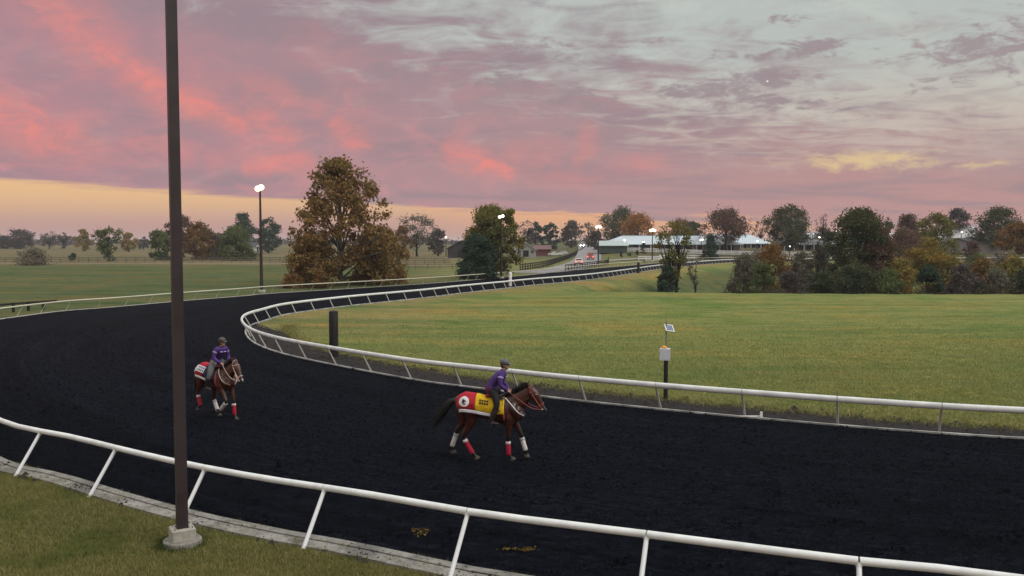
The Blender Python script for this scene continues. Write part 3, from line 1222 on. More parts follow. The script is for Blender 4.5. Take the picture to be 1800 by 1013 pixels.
LEAF = {
    'sycamore': ([(.062, .038, .016), (.090, .050, .019), (.070, .050, .021), (.115, .058, .021), (.048, .033, .015)],
                 [(.074, .053, .020), (.062, .046, .018), (.096, .060, .022), (.056, .040, .017)], .16),
    'russet': ([(.075, .034, .012), (.055, .030, .012), (.100, .046, .014), (.042, .028, .012)], [(.052, .036, .016), (.080, .044, .016), (.045, .036, .018)], .3),
    'orange': ([(.130, .055, .012), (.095, .042, .012), (.160, .075, .016), (.070, .040, .012)], None, .3),
    'amber': ([(.115, .075, .018), (.085, .060, .018), (.140, .085, .022), (.060, .050, .018)], [(.060, .058, .020), (.075, .062, .020)], .3),
    'olive': ([(.040, .046, .016), (.055, .056, .018), (.032, .038, .014), (.070, .062, .020)], [(.075, .058, .016), (.060, .050, .014), (.045, .045, .014)], .2),
    'green': ([(.030, .042, .018), (.042, .054, .020), (.024, .034, .015), (.050, .056, .022)], [(.048, .050, .020), (.036, .040, .018)], .25),
    'evergreen': ([(.012, .022, .016), (.018, .030, .020), (.010, .018, .013), (.022, .032, .020)], None, .3),
    'maroon': ([(.052, .028, .024), (.040, .022, .021), (.065, .032, .024), (.035, .026, .022)], [(.045, .034, .024), (.055, .032, .022)], .25),
    'grey': ([(.042, .042, .032), (.055, .052, .038), (.034, .035, .028), (.060, .052, .036)], None, .3),
    'dusk': ([(.032, .028, .028), (.040, .034, .032), (.026, .024, .026), (.045, .036, .030)], None, .3),
    'brush': ([(.070, .060, .046), (.052, .046, .036), (.085, .070, .050), (.045, .042, .036)], None, .3),
    'darkgreen': ([(.018, .026, .016), (.026, .034, .018), (.014, .022, .014), (.032, .036, .018)], [(.030, .032, .016), (.040, .036, .018)], .25),
}


LEAF_GAIN = 3.0


def lm(k):
    c, n, s = LEAF[k]
    g = LEAF_GAIN
    c = [tuple(x * g for x in q) for q in c]
    n = [tuple(x * g for x in q) for q in n] if n else None
    return leafmat('leaf_' + k, c, n, s)


PROFILE = {
    'round': [(0, .35), (.12, .75), (.35, 1.0), (.6, .95), (.8, .72), (.93, .42), (1, .12)],
    'broad': [(0, .25), (.1, .75), (.3, 1.0), (.55, .98), (.8, .75), (.93, .48), (1, .15)],
    'cone': [(0, .75), (.1, 1.0), (.35, .82), (.6, .58), (.85, .25), (1, .04)],
    'shrub': [(0, .9), (.15, 1.0), (.45, .95), (.7, .75), (.9, .42), (1, .15)],
    'vase': [(0, .15), (.2, .5), (.5, .9), (.75, 1.0), (.92, .7), (1, .25)],
    'column': [(0, .6), (.2, .95), (.6, 1.0), (.85, .7), (1, .2)],
    'olive': [(0, .5), (.1, .85), (.3, 1.0), (.6, 1.0), (.8, .92), (.93, .7), (1, .4)],
    'sycamore': [(0, .92), (.1, 1.0), (.25, .98), (.38, .97), (.54, .92), (.66, .84), (.74, .68), (.82, .54), (.90, .40), (.96, .32), (1, .16)],
}


def leaf_quads(C, size, rng, droop=.0):
    n = len(C)
    a = rng.normal(size=(n, 3))
    a /= np.linalg.norm(a, axis=1)[:, None]
    b = rng.normal(size=(n, 3))
    b -= a * (a * b).sum(1)[:, None]
    b /= np.linalg.norm(b, axis=1)[:, None]
    s = size * rng.uniform(.55, 1.35, n)[:, None]
    q = rng.uniform(.45, .8, n)[:, None]
    V = np.stack([C - a * s * .5, C + b * s * q * .5, C + a * s * .5, C - b * s * q * .5], 1).reshape(-1, 3)
    F = np.arange(n * 4).reshape(n, 4)
    return V, F


def tree(name, label, px, Y, py_top, width_px, leaf, prof='round', n_clump=40, per=90, size=.3, clear=.12, trunk_r=.2, lean=0.0,
         cat='tree', group=None, barkm=None, base=None, seed=None, clump=.26, fork=1, bare=0.0, limbs=14, py_base=None, skew=0.0, limb_r=.22, leaf_full=True):
    rng = np.random.default_rng(seed if seed is not None else int(px * 7 + Y))
    p = atY(px, 430, Y)
    x0, y0 = p.x, Y
    z0 = base if base is not None else H(x0, y0)
    if py_base is not None:
        z0 = min(z0, atY(px, py_base, Y).z)
    zt = atY(px, py_top, Y).z
    hgt = zt - z0
    R0 = width_px / FPX * Y / 2
    t = thing(name, label, cat, (x0, y0, z0), 0, group)
    pr = PROFILE[prof]
    pt, pv = [q[0] for q in pr], [q[1] for q in pr]
    zc0 = clear * hgt
    if prof != 'sycamore' and leaf_full and not bare and prof != 'vase':
        n_clump = int(n_clump * 1.5)
        clump = clump * 1.12
        R0 *= 1.06
    # clump centres through the crown's volume, most of them near the outside
    cen = []
    for _ in range(n_clump):
        tt = rng.uniform(0, 1) ** .9
        rr = np.interp(tt, pt, pv) * R0
        w = rng.uniform(0, 2 * math.pi)
        q = math.sqrt(rng.uniform(.08, 1)) * (1 - clump * .62)
        wob = 1 + .16 * math.sin(3 * w + seed_phase(px)) + rng.normal(0, .07)
        z = zc0 + tt * (hgt - zc0) * (1 - clump * .12)
        cen.append((rr * q * wob * math.cos(w) + skew * tt * R0, rr * q * wob * math.sin(w), z))
    cen = np.array(cen)
    rc = clump * R0 * rng.uniform(.6, 1.15, n_clump)
    if hgt < R0 * 1.2:
        rc *= .8
    # trunk and limbs
    mb = MB()
    heads = []
    for k in range(fork):
        ang = 2 * math.pi * k / max(fork, 1) + rng.uniform(0, 1)
        sp = 0 if fork == 1 else R0 * .35
        top = Vector((math.cos(ang) * sp + lean * hgt, math.sin(ang) * sp * .6, hgt * .80))
        b0 = Vector((math.cos(ang) * (0 if fork == 1 else trunk_r), math.sin(ang) * (0 if fork == 1 else trunk_r), -.3))
        pts, rad = [], []
        m_ = 7
        for i in range(m_):
            f = i / (m_ - 1)
            wv = Vector((rng.normal(), rng.normal(), 0)) * hgt * .012 * (1 if i else 0)
            pts.append(b0.lerp(top, f) + wv)
            rad.append(trunk_r * (1.35 if i == 0 else 1) * (1 - f) ** .8 + trunk_r * .08)
        mb.tube(pts, rad, 8)
        heads.append(pts)
    order = rng.permutation(n_clump)[:limbs]
    for i in order:
        c = Vector(cen[i])
        tr = heads[int(rng.integers(len(heads)))]
        f = min(max((c.z / hgt) * .72 - .05, .08), .9)
        k = f * (len(tr) - 1)
        a = tr[int(k)].lerp(tr[min(int(k) + 1, len(tr) - 1)], k - int(k))
        mid = a.lerp(c, .55) + Vector((rng.normal(), rng.normal(), rng.normal() + .6)) * R0 * .06
        r = trunk_r * limb_r * (1 - f * .5) * 1.6
        mb.tube([a, mid, c], [r, r * .6, r * .2], 5)
        for _ in range(3 if bare else 1):
            e = c + Vector(rng.normal(size=3)) * rc[i] * .8 + Vector((0, 0, rc[i] * .35))
            mb.tube([mid.lerp(c, .4), e], [r * .35, r * .1], 4, cap=False)
    mb.build('trunk', barkm or bark, t, True, world=False)
    # leaves
    k = int(per * (1 - bare))
    pts = []
    for c, r in zip(cen, rc):
        d = rng.normal(size=(k, 3))
        d /= np.linalg.norm(d, axis=1)[:, None]
        rr = r * np.where(rng.uniform(0, 1, k) < .3, np.minimum(np.abs(rng.normal(0, .75, k)), 1.35), rng.uniform(0, 1, k) ** .5)
        q = c + d * rr[:, None] * np.array((1.1, 1.1, .85))
        pts.append(q)
    # loose leaves between the clumps
    pts = np.concatenate(pts)
    pts[:, 2] = np.maximum(pts[:, 2], .05)
    V, F = leaf_quads(pts, size, rng)
    np_mesh('crown', V, F, lm(leaf), t)
    return t


def seed_phase(px):
    return (px * 12.9898) % 6.283


# the big sycamore and what grows round its foot
tree('sycamore_tree', 'tall brown and olive sycamore with pointed top behind the far rail', 598, 108, 281, 196, 'sycamore', 'sycamore', 200, 88, .42,
     clear=.05, trunk_r=.42, clump=.165, limbs=50, barkm=pale_bark, py_base=503, seed=4)
tree('russet_tree', 'spreading russet tree pressed against the right flank of the sycamore', 668, 112, 402, 112, 'sycamore', 'shrub', 90, 150, .34, clear=.0, trunk_r=.22, clump=.22, py_base=497, seed=8)
tree('russet_sapling', 'bushy brown skirt tree at the foot of the sycamore nearest the lit lamp pole', 552, 105, 415, 96, 'sycamore', 'shrub', 56, 150, .32, clear=.0, trunk_r=.12, clump=.26, py_base=505, seed=9)
tree('rusty_shrub', 'small rusty shrub right beside the cream rail under the sycamore', 563, 101, 478, 30, 'russet', 'shrub', 16, 110, .2, clear=.0, trunk_r=.06, clump=.34, cat='shrub', py_base=506)
tree('rusty_shrub', 'low rusty brown shrub between the lamp pole and the sycamore', 515, 101, 484, 50, 'russet', 'shrub', 18, 90, .2, clear=.0, trunk_r=.06, clump=.3, cat='shrub', py_base=508)
# olive tree with the dark evergreen at its foot
tree('olive_tree', 'tall round olive green tree behind the white furlong pole', 866, 132, 364, 100, 'olive', 'olive', 100, 150, .36, clear=.10, trunk_r=.35, clump=.2, limbs=30, py_base=488, seed=15)
tree('evergreen_tree', 'dark bushy evergreen at the foot of the tall olive tree', 838, 127, 415, 76, 'evergreen', 'shrub', 80, 150, .3, clear=.0, trunk_r=.2, clump=.24, py_base=492, seed=16)
# bare-ish tree on the edge of the hollow
tree('ash_tree', 'thin twin stemmed tree with sparse olive leaves on the hollow slope', 1186, 128, 392, 78, 'olive', 'vase', 60, 42, .34, clear=.30, trunk_r=.30, clump=.24, fork=2, limbs=40, py_base=503, barkm=dark_bark, seed=21, limb_r=.26)
tree('dark_shrub', 'blackish ivy shrub round the foot of the thin twin stemmed tree', 1173, 126, 467, 40, 'evergreen', 'shrub', 30, 120, .26, clear=.0, trunk_r=.08, clump=.3, cat='shrub', py_base=505)
tree('bare_sapling', 'faint bare sapling on the slope past the twin stemmed tree', 1222, 135, 430, 40, 'grey', 'vase', 20, 30, .3, clear=.25, trunk_r=.1, clump=.26, bare=.4, limbs=18, py_base=490)

VALLEY = 'trees and bushes growing in the hollow'
for a in (
    ('bush', 'dull green bush at the open end of the hollow', 1308, 112, 446, 62, 'grey', 'shrub', 42, 130, VALLEY),
    ('bush', 'lower grey green bush beside the slope of the hollow', 1342, 108, 462, 60, 'green', 'shrub', 36, 120, VALLEY),
    ('bush', 'brown orange tree leaning out of the hollow before the big dark green tree', 1362, 114, 430, 78, 'russet', 'shrub', 50, 120, VALLEY),
    ('bush', 'grey green leafy bush between brown orange tree and bare dark tree', 1412, 116, 442, 64, 'grey', 'shrub', 40, 120, VALLEY),
    ('bush', 'small dark bush low under the bare dark tree', 1446, 107, 478, 66, 'darkgreen', 'shrub', 30, 120, VALLEY),
    ('big_tree', 'tallest tree of the hollow with dark green and brown crown', 1512, 116, 369, 112, 'darkgreen', 'broad', 110, 150, VALLEY),
    ('bush', 'brown leafed tree merging into the tallest tree of the hollow', 1548, 113, 400, 70, 'maroon', 'shrub', 50, 130, VALLEY),
    ('bush', 'dark green bush below the tallest hollow tree', 1500, 106, 462, 92, 'darkgreen', 'shrub', 50, 130, VALLEY),
    ('bush', 'bright amber bush glowing among dark ones in the hollow', 1588, 109, 450, 56, 'amber', 'shrub', 38, 120, VALLEY),
    ('bush', 'orange topped olive tree rising above the amber bush', 1632, 113, 418, 74, 'amber', 'round', 52, 130, VALLEY),
    ('bush', 'compact very dark green bush in front of the orange topped tree', 1634, 105, 468, 50, 'evergreen', 'shrub', 30, 120, VALLEY),
    ('bush', 'yellowish brown bush behind the compact dark bush', 1676, 111, 450, 62, 'amber', 'shrub', 38, 120, VALLEY),
    ('bush', 'grey brown twiggy bush in the middle of the hollow row', 1694, 106, 466, 66, 'dusk', 'shrub', 36, 110, VALLEY),
    ('bush', 'reddish brown bush below the small maroon tree', 1730, 109, 456, 62, 'russet', 'shrub', 38, 120, VALLEY),
    ('bush', 'low grey bush next to the ochre bush', 1752, 104, 474, 60, 'grey', 'shrub', 30, 110, VALLEY),
    ('bush', 'ochre yellow bush near the picture edge under the leaning trunk tree', 1782, 108, 452, 66, 'amber', 'shrub', 38, 120, VALLEY),
    ('bush', 'dark bush ending the hollow row past the ochre bush', 1806, 105, 470, 64, 'darkgreen', 'shrub', 36, 120, VALLEY),
    ('bush', 'dark olive bush low between amber bush and tallest hollow tree', 1560, 105, 474, 60, 'green', 'shrub', 32, 120, VALLEY),
    ('bush', 'faded green bush behind the bare dark tree', 1440, 121, 438, 70, 'grey', 'shrub', 40, 110, VALLEY),
    ('bush', 'brown leafed bush rising behind the dull green bush', 1330, 122, 440, 66, 'brush', 'shrub', 38, 110, VALLEY),
    ('bush', 'tall faded green bush between orange topped tree and picture edge', 1716, 120, 448, 80, 'green', 'shrub', 42, 110, VALLEY),
    ('bush', 'tall brown bush rising behind the ochre bush', 1770, 121, 446, 76, 'brush', 'shrub', 42, 110, VALLEY),
    ('bush', 'brownish bush low in front of the brown orange tree', 1392, 105, 480, 64, 'dusk', 'shrub', 30, 110, VALLEY),
):
    nm, lb, px, Y, top, wd, lf, pf, nc, pe, gr = a
    big = nm == 'big_tree'
    tree('tree' if big else 'bush', lb, px, Y, top, wd * 1.25, lf, pf, nc, int(pe * 1.25), .32 if big else .27, clear=.08 if big else 0, trunk_r=.35 if big else .12, clump=.2 if big else .25,
         cat='tree' if big else 'bush', group=gr, limbs=30 if big else 12, seed=int(px))
tree('bare_tree', 'bare dark tree with upright twigs standing in the hollow row', 1438, 110, 424, 40, 'dusk', 'vase', 34, 14, .22, clear=.2, trunk_r=.16, clump=.24, bare=.2, limbs=34, barkm=dark_bark, group=VALLEY, limb_r=.3)

HILL = 'trees on the hill by the barns'
for lb, px, Y, top, wd, lf, pf, nc, pe, sz, cl, tr, bare, pb_ in (
    ('broad dark green tree towering behind the longest barn roof', 1088, 400, 367, 76, 'darkgreen', 'broad', 55, 90, .8, .12, .5, 0, 436),
    ('orange brown tree touching the broad dark tree behind the barn', 1122, 385, 376, 62, 'orange', 'round', 45, 80, .75, .1, .4, 0, 436),
    ('reddish tree behind the barn beyond the thin twin stemmed tree', 1198, 390, 388, 62, 'russet', 'round', 40, 80, .75, .1, .4, 0, 436),
    ('dark green tree at the far end of the longest barn', 1219, 380, 390, 36, 'darkgreen', 'round', 26, 80, .7, .1, .35, 0, 436),
    ('dark holly shaped bush in front of the white fence', 1249, 262, 412, 34, 'evergreen', 'cone', 34, 110, .45, 0, .2, 0, 452),
    ('wide maroon tree with short trunk before the second barn roof', 1276, 292, 372, 82, 'maroon', 'broad', 60, 95, .6, .3, .45, 0, 437),
    ('half bare pinkish tree between maroon and big green trees', 1336, 330, 384, 36, 'maroon', 'vase', 22, 40, .6, .25, .25, .35, 437),
    ('big solitary dark green tree with visible trunk on the hill', 1388, 288, 364, 80, 'darkgreen', 'broad', 70, 105, .6, .22, .5, 0, 438),
    ('bare pinkish tree with fine twigs beside the big dark green tree', 1446, 310, 374, 36, 'dusk', 'vase', 26, 14, .5, .25, .25, .3, 437),
    ('low dark tree beyond the bare pinkish tree', 1444, 340, 402, 44, 'maroon', 'round', 24, 70, .7, .1, .25, 0, 437),
    ('dark maroon tree behind the hollow next to the tallest tree', 1596, 270, 378, 56, 'maroon', 'round', 44, 95, .6, .1, .35, 0, 445),
    ('thick purple brown tree half hidden below the dark maroon tree', 1590, 205, 404, 74, 'maroon', 'shrub', 48, 95, .5, 0, .3, 0, 470),
    ('broad green brown tree above the orange topped tree', 1644, 210, 377, 74, 'olive', 'broad', 60, 100, .5, .05, .35, 0, 470),
    ('grey dark tree behind the broad green brown tree', 1684, 300, 367, 50, 'dusk', 'round', 40, 90, .65, .12, .35, 0, 440),
    ('broad very dark tree whose trunk crosses the pale fence', 1754, 255, 368, 84, 'darkgreen', 'broad', 64, 110, .55, .25, .45, 0, 446),
    ('russet tree with leaning trunk close to the picture edge', 1790, 205, 394, 66, 'russet', 'broad', 46, 95, .5, .38, .3, 0, 456),
    ('small maroon tree in front of the grey shed', 1710, 225, 426, 34, 'maroon', 'round', 24, 90, .45, .15, .15, 0, 452),
    ('distant dark tree at the outer end of the hill', 1830, 290, 372, 60, 'dusk', 'broad', 40, 90, .65, .15, .35, 0, 440),
    ('distant low dark tree peeping above the second barn', 1560, 340, 388, 30, 'dusk', 'round', 20, 70, .7, .1, .25, 0, 440),
):
    tree('tree', lb, px, Y, top, wd * 1.1, lf, pf, nc, pe, sz, clear=cl, trunk_r=tr, bare=bare, limbs=26 if bare else 12, group=HILL, py_base=pb_, clump=.24, barkm=dark_bark, seed=int(px + top), limb_r=.28)

FARL = 'trees far across the fields'
for lb, px, Y, top, wd, lf, pf, nc, pe, sz, cl, tr, bare, pb_ in (
    ('grey round tree at the outer end of the dry field', 36, 520, 405, 46, 'dusk', 'broad', 34, 80, 1.0, .1, .4, 0, 440),
    ('low grey tree left of the sparse pair on the skyline', 4, 520, 416, 34, 'dusk', 'round', 20, 70, 1.0, .05, .4, 0, 440),
    ('sparse grey tree on the skyline beyond the dry field', 86, 520, 408, 34, 'dusk', 'vase', 20, 45, .9, .1, .3, .1, 438),
    ('thin grey tree next to the orange skyline tree', 112, 530, 408, 28, 'dusk', 'vase', 18, 45, .9, .1, .3, .1, 438),
    ('orange round tree on the skyline', 147, 430, 404, 28, 'amber', 'round', 22, 80, .8, .1, .3, 0, 438),
    ('green open tree with dead top limbs in the dry field', 190, 236, 401, 52, 'green', 'vase', 40, 62, .5, .2, .35, 0, 462),
    ('ochre tree just behind the open green tree', 226, 420, 410, 28, 'amber', 'round', 22, 80, .8, .1, .3, 0, 440),
    ('small grey tree between ochre tree and the brown hedge', 252, 520, 417, 22, 'dusk', 'round', 12, 60, .9, .1, .25, 0, 438),
    ('grey green tree beginning the brown hedge', 279, 262, 406, 38, 'green', 'round', 34, 85, .6, .05, .3, 0, 458),
    ('tall brown tree behind the tall steel pole', 318, 270, 379, 52, 'maroon', 'broad', 44, 90, .65, .1, .35, 0, 458),
    ('russet red tree in the hedge beyond the tall pole', 352, 256, 391, 54, 'russet', 'round', 46, 100, .6, .0, .3, 0, 459),
    ('round green brown tree ending the hedge', 414, 246, 400, 62, 'green', 'shrub', 50, 110, .55, .0, .3, 0, 460),
    ('dark brown low tree in the hedge under the russet tree', 382, 258, 412, 44, 'dusk', 'shrub', 30, 90, .6, .0, .25, 0, 460),
    ('blue dark conifer like tree above the small house', 428, 420, 376, 44, 'evergreen', 'broad', 36, 85, .9, .1, .4, 0, 430),
    ('second dark tree above the small house close to the lamp pole', 472, 400, 385, 44, 'evergreen', 'round', 34, 85, .9, .1, .4, 0, 432),
    ('airy grey tree with dark trunk beyond the sycamore', 733, 330, 380, 72, 'grey', 'vase', 48, 52, .65, .28, .4, 0, 450),
    ('brown low tree between the airy tree and the dark barn', 770, 340, 405, 36, 'dusk', 'round', 26, 80, .7, .05, .3, 0, 447),
    ('grey brown tree just behind the sycamore edge', 708, 300, 398, 40, 'russet', 'round', 28, 80, .65, .05, .3, 0, 450),
    ('bare brown tree beyond the olive tree', 928, 420, 384, 44, 'dusk', 'vase', 30, 26, .8, .1, .3, .2, 440),
    ('first narrow dark tree of the pair behind the red shed', 941, 430, 391, 28, 'evergreen', 'column', 26, 90, .85, .05, .3, 0, 428),
    ('second narrow dark tree of the pair behind the red shed', 967, 430, 391, 28, 'evergreen', 'column', 26, 90, .85, .05, .3, 0, 428),
    ('dusky purple tree by the far end of the road', 1004, 440, 390, 40, 'dusk', 'round', 34, 90, .85, .08, .35, 0, 433),
    ('bare branched tree overhanging the road past the purple tree', 1034, 380, 391, 44, 'grey', 'vase', 34, 30, .7, .15, .35, .2, 436),
    ('dark roadside tree standing beside the barn roof end', 1050, 330, 405, 30, 'dusk', 'round', 26, 90, .65, .1, .3, 0, 448),
):
    tree('tree', lb, px, Y, top, wd * 1.12, lf, pf, nc, pe, sz, clear=cl, trunk_r=tr, bare=bare, limbs=22 if pf == 'vase' else 10, group=FARL, py_base=pb_, clump=.25, barkm=dark_bark, seed=int(px * 3 + top), limb_r=.28)
for lb, px, Y, top, wd, lf, pb_ in (
    ('brown brush clump in the dry field near the cream rail end', 55, 190, 440, 72, 'brush', 470),
    ('taller brushy stem rising from the brown brush clump', 62, 196, 432, 24, 'brush', 466),
    ('small dark round bush by the dirt lane', 128, 250, 446, 17, 'evergreen', 458),
    ('dark shrub at the foot of the open green tree', 191, 233, 446, 26, 'evergreen', 463),
    ('dark shrub at the hedge foot before the tall pole', 290, 250, 448, 34, 'evergreen', 460),
    ('dark columnar shrub on the gravel drive', 1092, 262, 444, 5, 'evergreen', 454),
    ('dark ball shrub near the white fence loop', 1107, 268, 444, 7, 'evergreen', 451),
    ('tiny dark shrub below the barn wall', 1120, 272, 441, 6, 'evergreen', 446),
    ('dark square bush in front of the longest barn', 1131, 278, 427, 13, 'evergreen', 438),
    ('dark upright shrub beside the distant furlong pole', 1132, 226, 457, 7, 'evergreen', 465),
):
    tree('shrub', lb, px, Y, top, wd, lf, 'shrub' if wd > 8 else 'column', 22 if wd > 30 else 10, 80, .4 if wd > 30 else .3, clear=0, trunk_r=.08, cat='shrub', py_base=pb_, clump=.3, limbs=5, seed=int(px + 5))


# the far woods that read as one mass
def far_woods():
    rng = np.random.default_rng(77)
    pts = []
    for k in range(520):
        a = rng.uniform(-46, 46)
        d = rng.uniform(750, 1300)
        x, y = d * math.sin(R(a)), d * math.cos(R(a))
        h = rng.uniform(5, 11) * (.75 + .35 * math.sin(a * 1.3) * math.sin(a * .37))
        w = rng.uniform(6, 14)
        n = 70
        q = rng.normal(size=(n, 3))
        q /= np.linalg.norm(q, axis=1)[:, None]
        q *= (rng.uniform(0, 1, n) ** .4)[:, None]
        q = q * np.array((w, w, h * .6)) + np.array((x, y, h * .45))
        q[:, 2] = np.maximum(q[:, 2], 0) + 2.5
        pts.append(q)
    V, F = leaf_quads(np.concatenate(pts), 2.6, rng)
    o = np_mesh('distant_woods', V, F, lm('dusk'))
    tag(o, 'dusky woods along the whole horizon behind the fields', 'woods', kind='stuff')


far_woods()

# ------------------------------------------------------------------ buildings
metal_roof = mat('pale_metal_roof', (.40, .46, .50), .45, .4, var=.08, vscale=.15)
barn_wall = mat('barn_wall', (.20, .18, .17), .85, .2, var=.12, vscale=.3)
dark_open = mat('dark_opening', (.010, .010, .012), .8, .2)
trim_white = mat('trim_white', (.55, .56, .56), .6, .3)


def hip_barn(label, x0, x1, y, depth, z0, eave, ridge, hip=8.0, roofm=None, wallm=None, n_open=8, rz=0.0, name='barn'):
    """long low barn with hipped metal roof; its long side faces the track"""
    cx = (x0 + x1) / 2
    L = x1 - x0
    t = thing(name, label, 'building', (cx, y, z0), rz)
    roofm = roofm or metal_roof
    wallm = wallm or barn_wall
    mb = MB()
    mb.box((0, depth / 2, eave / 2 - .5), (L - 2.4, depth - 2.4, eave + 1.0))
    mb.build('wall', wallm, t, world=False)
    h = L / 2
    e = eave
    mb = MB()
    v = [(-h, 0, e), (h, 0, e), (h, depth, e), (-h, depth, e), (-h + hip, depth / 2, ridge), (h - hip, depth / 2, ridge),
         (-h, 0, e - .18), (h, 0, e - .18), (h, depth, e - .18), (-h, depth, e - .18)]
    mb.add(v, [(0, 1, 5, 4), (1, 2, 5), (2, 3, 4, 5), (3, 0, 4), (6, 7, 1, 0), (7, 8, 2, 1), (8, 9, 3, 2), (9, 6, 0, 3), (9, 8, 7, 6)])
    rf = mb.build('roof', roofm, t, world=False)
    mb = MB()
    mb.box((0, depth / 2, ridge + .05), (L - 2 * hip, .5, .14))
    link('ridge_cap', mb.mesh('ridge_cap', roofm), rf)
    mb = MB()
    mb.box((0, 0, 1.0), (1.9, .10, 1.9))
    om = mb.mesh('stall_door', dark_open)
    for i in range(n_open):
        o = link('stall_door', om, t)
        o.location = (-h + 2.5 + (L - 5) * (i + .5) / n_open, 1.16, .15)
    mb = MB()
    mb.box((0, 0, e / 2 - .2), (.22, .22, e + .3))
    pm = mb.mesh('porch_post', trim_white)
    for i in range(n_open + 1):
        o = link('porch_post', pm, t)
        o.location = (-h + .4 + (L - .8) * i / n_open, .25, 0)
    return t


def gable_house(label, px, Y, w, d, z0, eave, ridge, rz, roofm, wallm, name='shed', wins=2, cat='building'):
    p = atY(px, 430, Y)
    t = thing(name, label, cat, (p.x, Y, z0), rz)
    mb = MB()
    mb.prism([(-w / 2, -.6), (w / 2, -.6), (w / 2, eave), (0, ridge - .12), (-w / 2, eave)], -d / 2, d / 2)
    mb.build('wall', wallm, t, world=False)
    mb = MB()
    o = .5
    k = (ridge - eave) / (w / 2)
    for sg in (-1, 1):
        x1, zb = sg * (w / 2 + o), eave - k * o
        v = [(0, -d / 2 - o, ridge), (0, d / 2 + o, ridge), (x1, d / 2 + o, zb), (x1, -d / 2 - o, zb)]
        v += [(a, b, c - .16) for a, b, c in v]
        mb.add(v, [(0, 1, 2, 3), (7, 6, 5, 4), (0, 3, 7, 4), (3, 2, 6, 7), (2, 1, 5, 6)])
    mb.build('roof', roofm, t, world=False)
    mb = MB()
    mb.box((0, -d / 2 - .03, 1.1), (w * .28, .08, 2.2))
    mb.build('door', dark_open, t, world=False)
    mb = MB()
    mb.box((0, 0, 0), (.9, .08, .9))
    wm = mb.mesh('window', mat('window_glass', (.05, .06, .07), .15, .5))
    for i in range(wins):
        q = link('window', wm, t)
        q.location = ((-1 if i % 2 else 1) * w * .32, -d / 2 - .03, 1.7)
    return t


b0 = atY(1057, 430, 300)
hip_barn('longest barn, pale blue metal hipped roof over low grey brown walls', b0.x, b0.x + 48, 292, 20, 2.4, 2.2, 5.2, 7.5, n_open=12)
gable_house('open fronted pale roofed wing at the end of the longest barn', 1076, 286, 8, 9, 2.4, 2.0, 3.4, R(90), mat('wing_roof', (.33, .38, .38), .5, .4), mat('green_wall', (.055, .075, .068), .8, .2), 'barn_wing')
c0 = atY(1228, 430, 320)
hip_barn('second barn, bright pale blue roof behind the wide maroon tree', c0.x, c0.x + 27, 318, 18, 2.6, 2.2, 5.7, 6, roofm=mat('bright_metal_roof', (.42, .48, .53), .4, .45, var=.06, vscale=.2), n_open=7)
d0 = atY(1352, 430, 322)
hip_barn('low dull grey barn beside the big solitary dark green tree', d0.x, d0.x + 22, 305, 12, 2.5, 2.0, 4.0, 3, roofm=mat('dull_roof', (.12, .12, .13), .6, .3), wallm=mat('dull_wall', (.09, .085, .09), .9, .2), n_open=6)
e0 = atY(1410, 430, 335)
hip_barn('third barn, pale roof glimpsed through the bare pinkish tree', e0.x, e0.x + 26, 335, 18, 2.9, 2.4, 6.2, 6, roofm=mat('bright_metal_roof'), n_open=6)
gable_house('white roofed shed peeping over the dark maroon tree', 1552, 330, 9, 14, 3.6, 3.0, 5.2, R(80), trim_white, barn_wall)
gable_house('white gabled house high behind the small maroon tree', 1686, 300, 9, 12, 4.0, 3.2, 6.6, R(20), trim_white, trim_white, 'house')
gable_house('grey metal shed behind the small maroon tree', 1712, 262, 16, 9, 2.6, 2.6, 4.0, R(90), mat('dark_roof', (.05, .05, .055), .6, .3), mat('mauve_wall', (.26, .24, .26), .8, .2), 'shed')
gable_house('dark plank barn half hidden by the dark evergreen', 814, 300, 10, 12, .2, 3.2, 5.8, R(0), mat('black_roof', (.030, .030, .033), .7, .2), mat('dark_plank', (.042, .040, .044), .85, .2, var=.15, vscale=.5), 'barn', 1)
gable_house('small white roofed shed beside the olive tree', 924, 300, 7, 9, .3, 2.6, 5.0, R(0), trim_white, mat('pale_wall', (.30, .30, .29), .8, .2), 'shed')
gable_house('small red shed near the parked pale truck', 953, 330, 7, 6, .4, 2.4, 3.8, R(90), mat('red_roof', (.14, .075, .075), .7, .2), mat('red_wall', (.13, .045, .05), .8, .2, var=.1), 'shed')
gable_house('off white cottage below the blue dark trees', 436, 395, 6, 9, .9, 2.6, 4.2, R(85), mat('dark_roof'), trim_white, 'house')

# ------------------------------------------------------------------ vehicles
glass_dark = mat('car_glass', (.015, .018, .022), .1, .6)
tyre_m = mat('tyre', (.012, .012, .012), .8, .2)
rim_m = mat('rim', (.30, .30, .31), .35, .5, metal=.7)
tail_lit = mat('tail_light', (.5, .02, .02), .4, .4, emit=((1, .10, .07), 5.0))
head_lit = mat('head_light', (.9, .9, .9), .3, .5, emit=((1, .97, .92), 55.0))
lamp_off = mat('lamp_off', (.5, .5, .5), .2, .5)


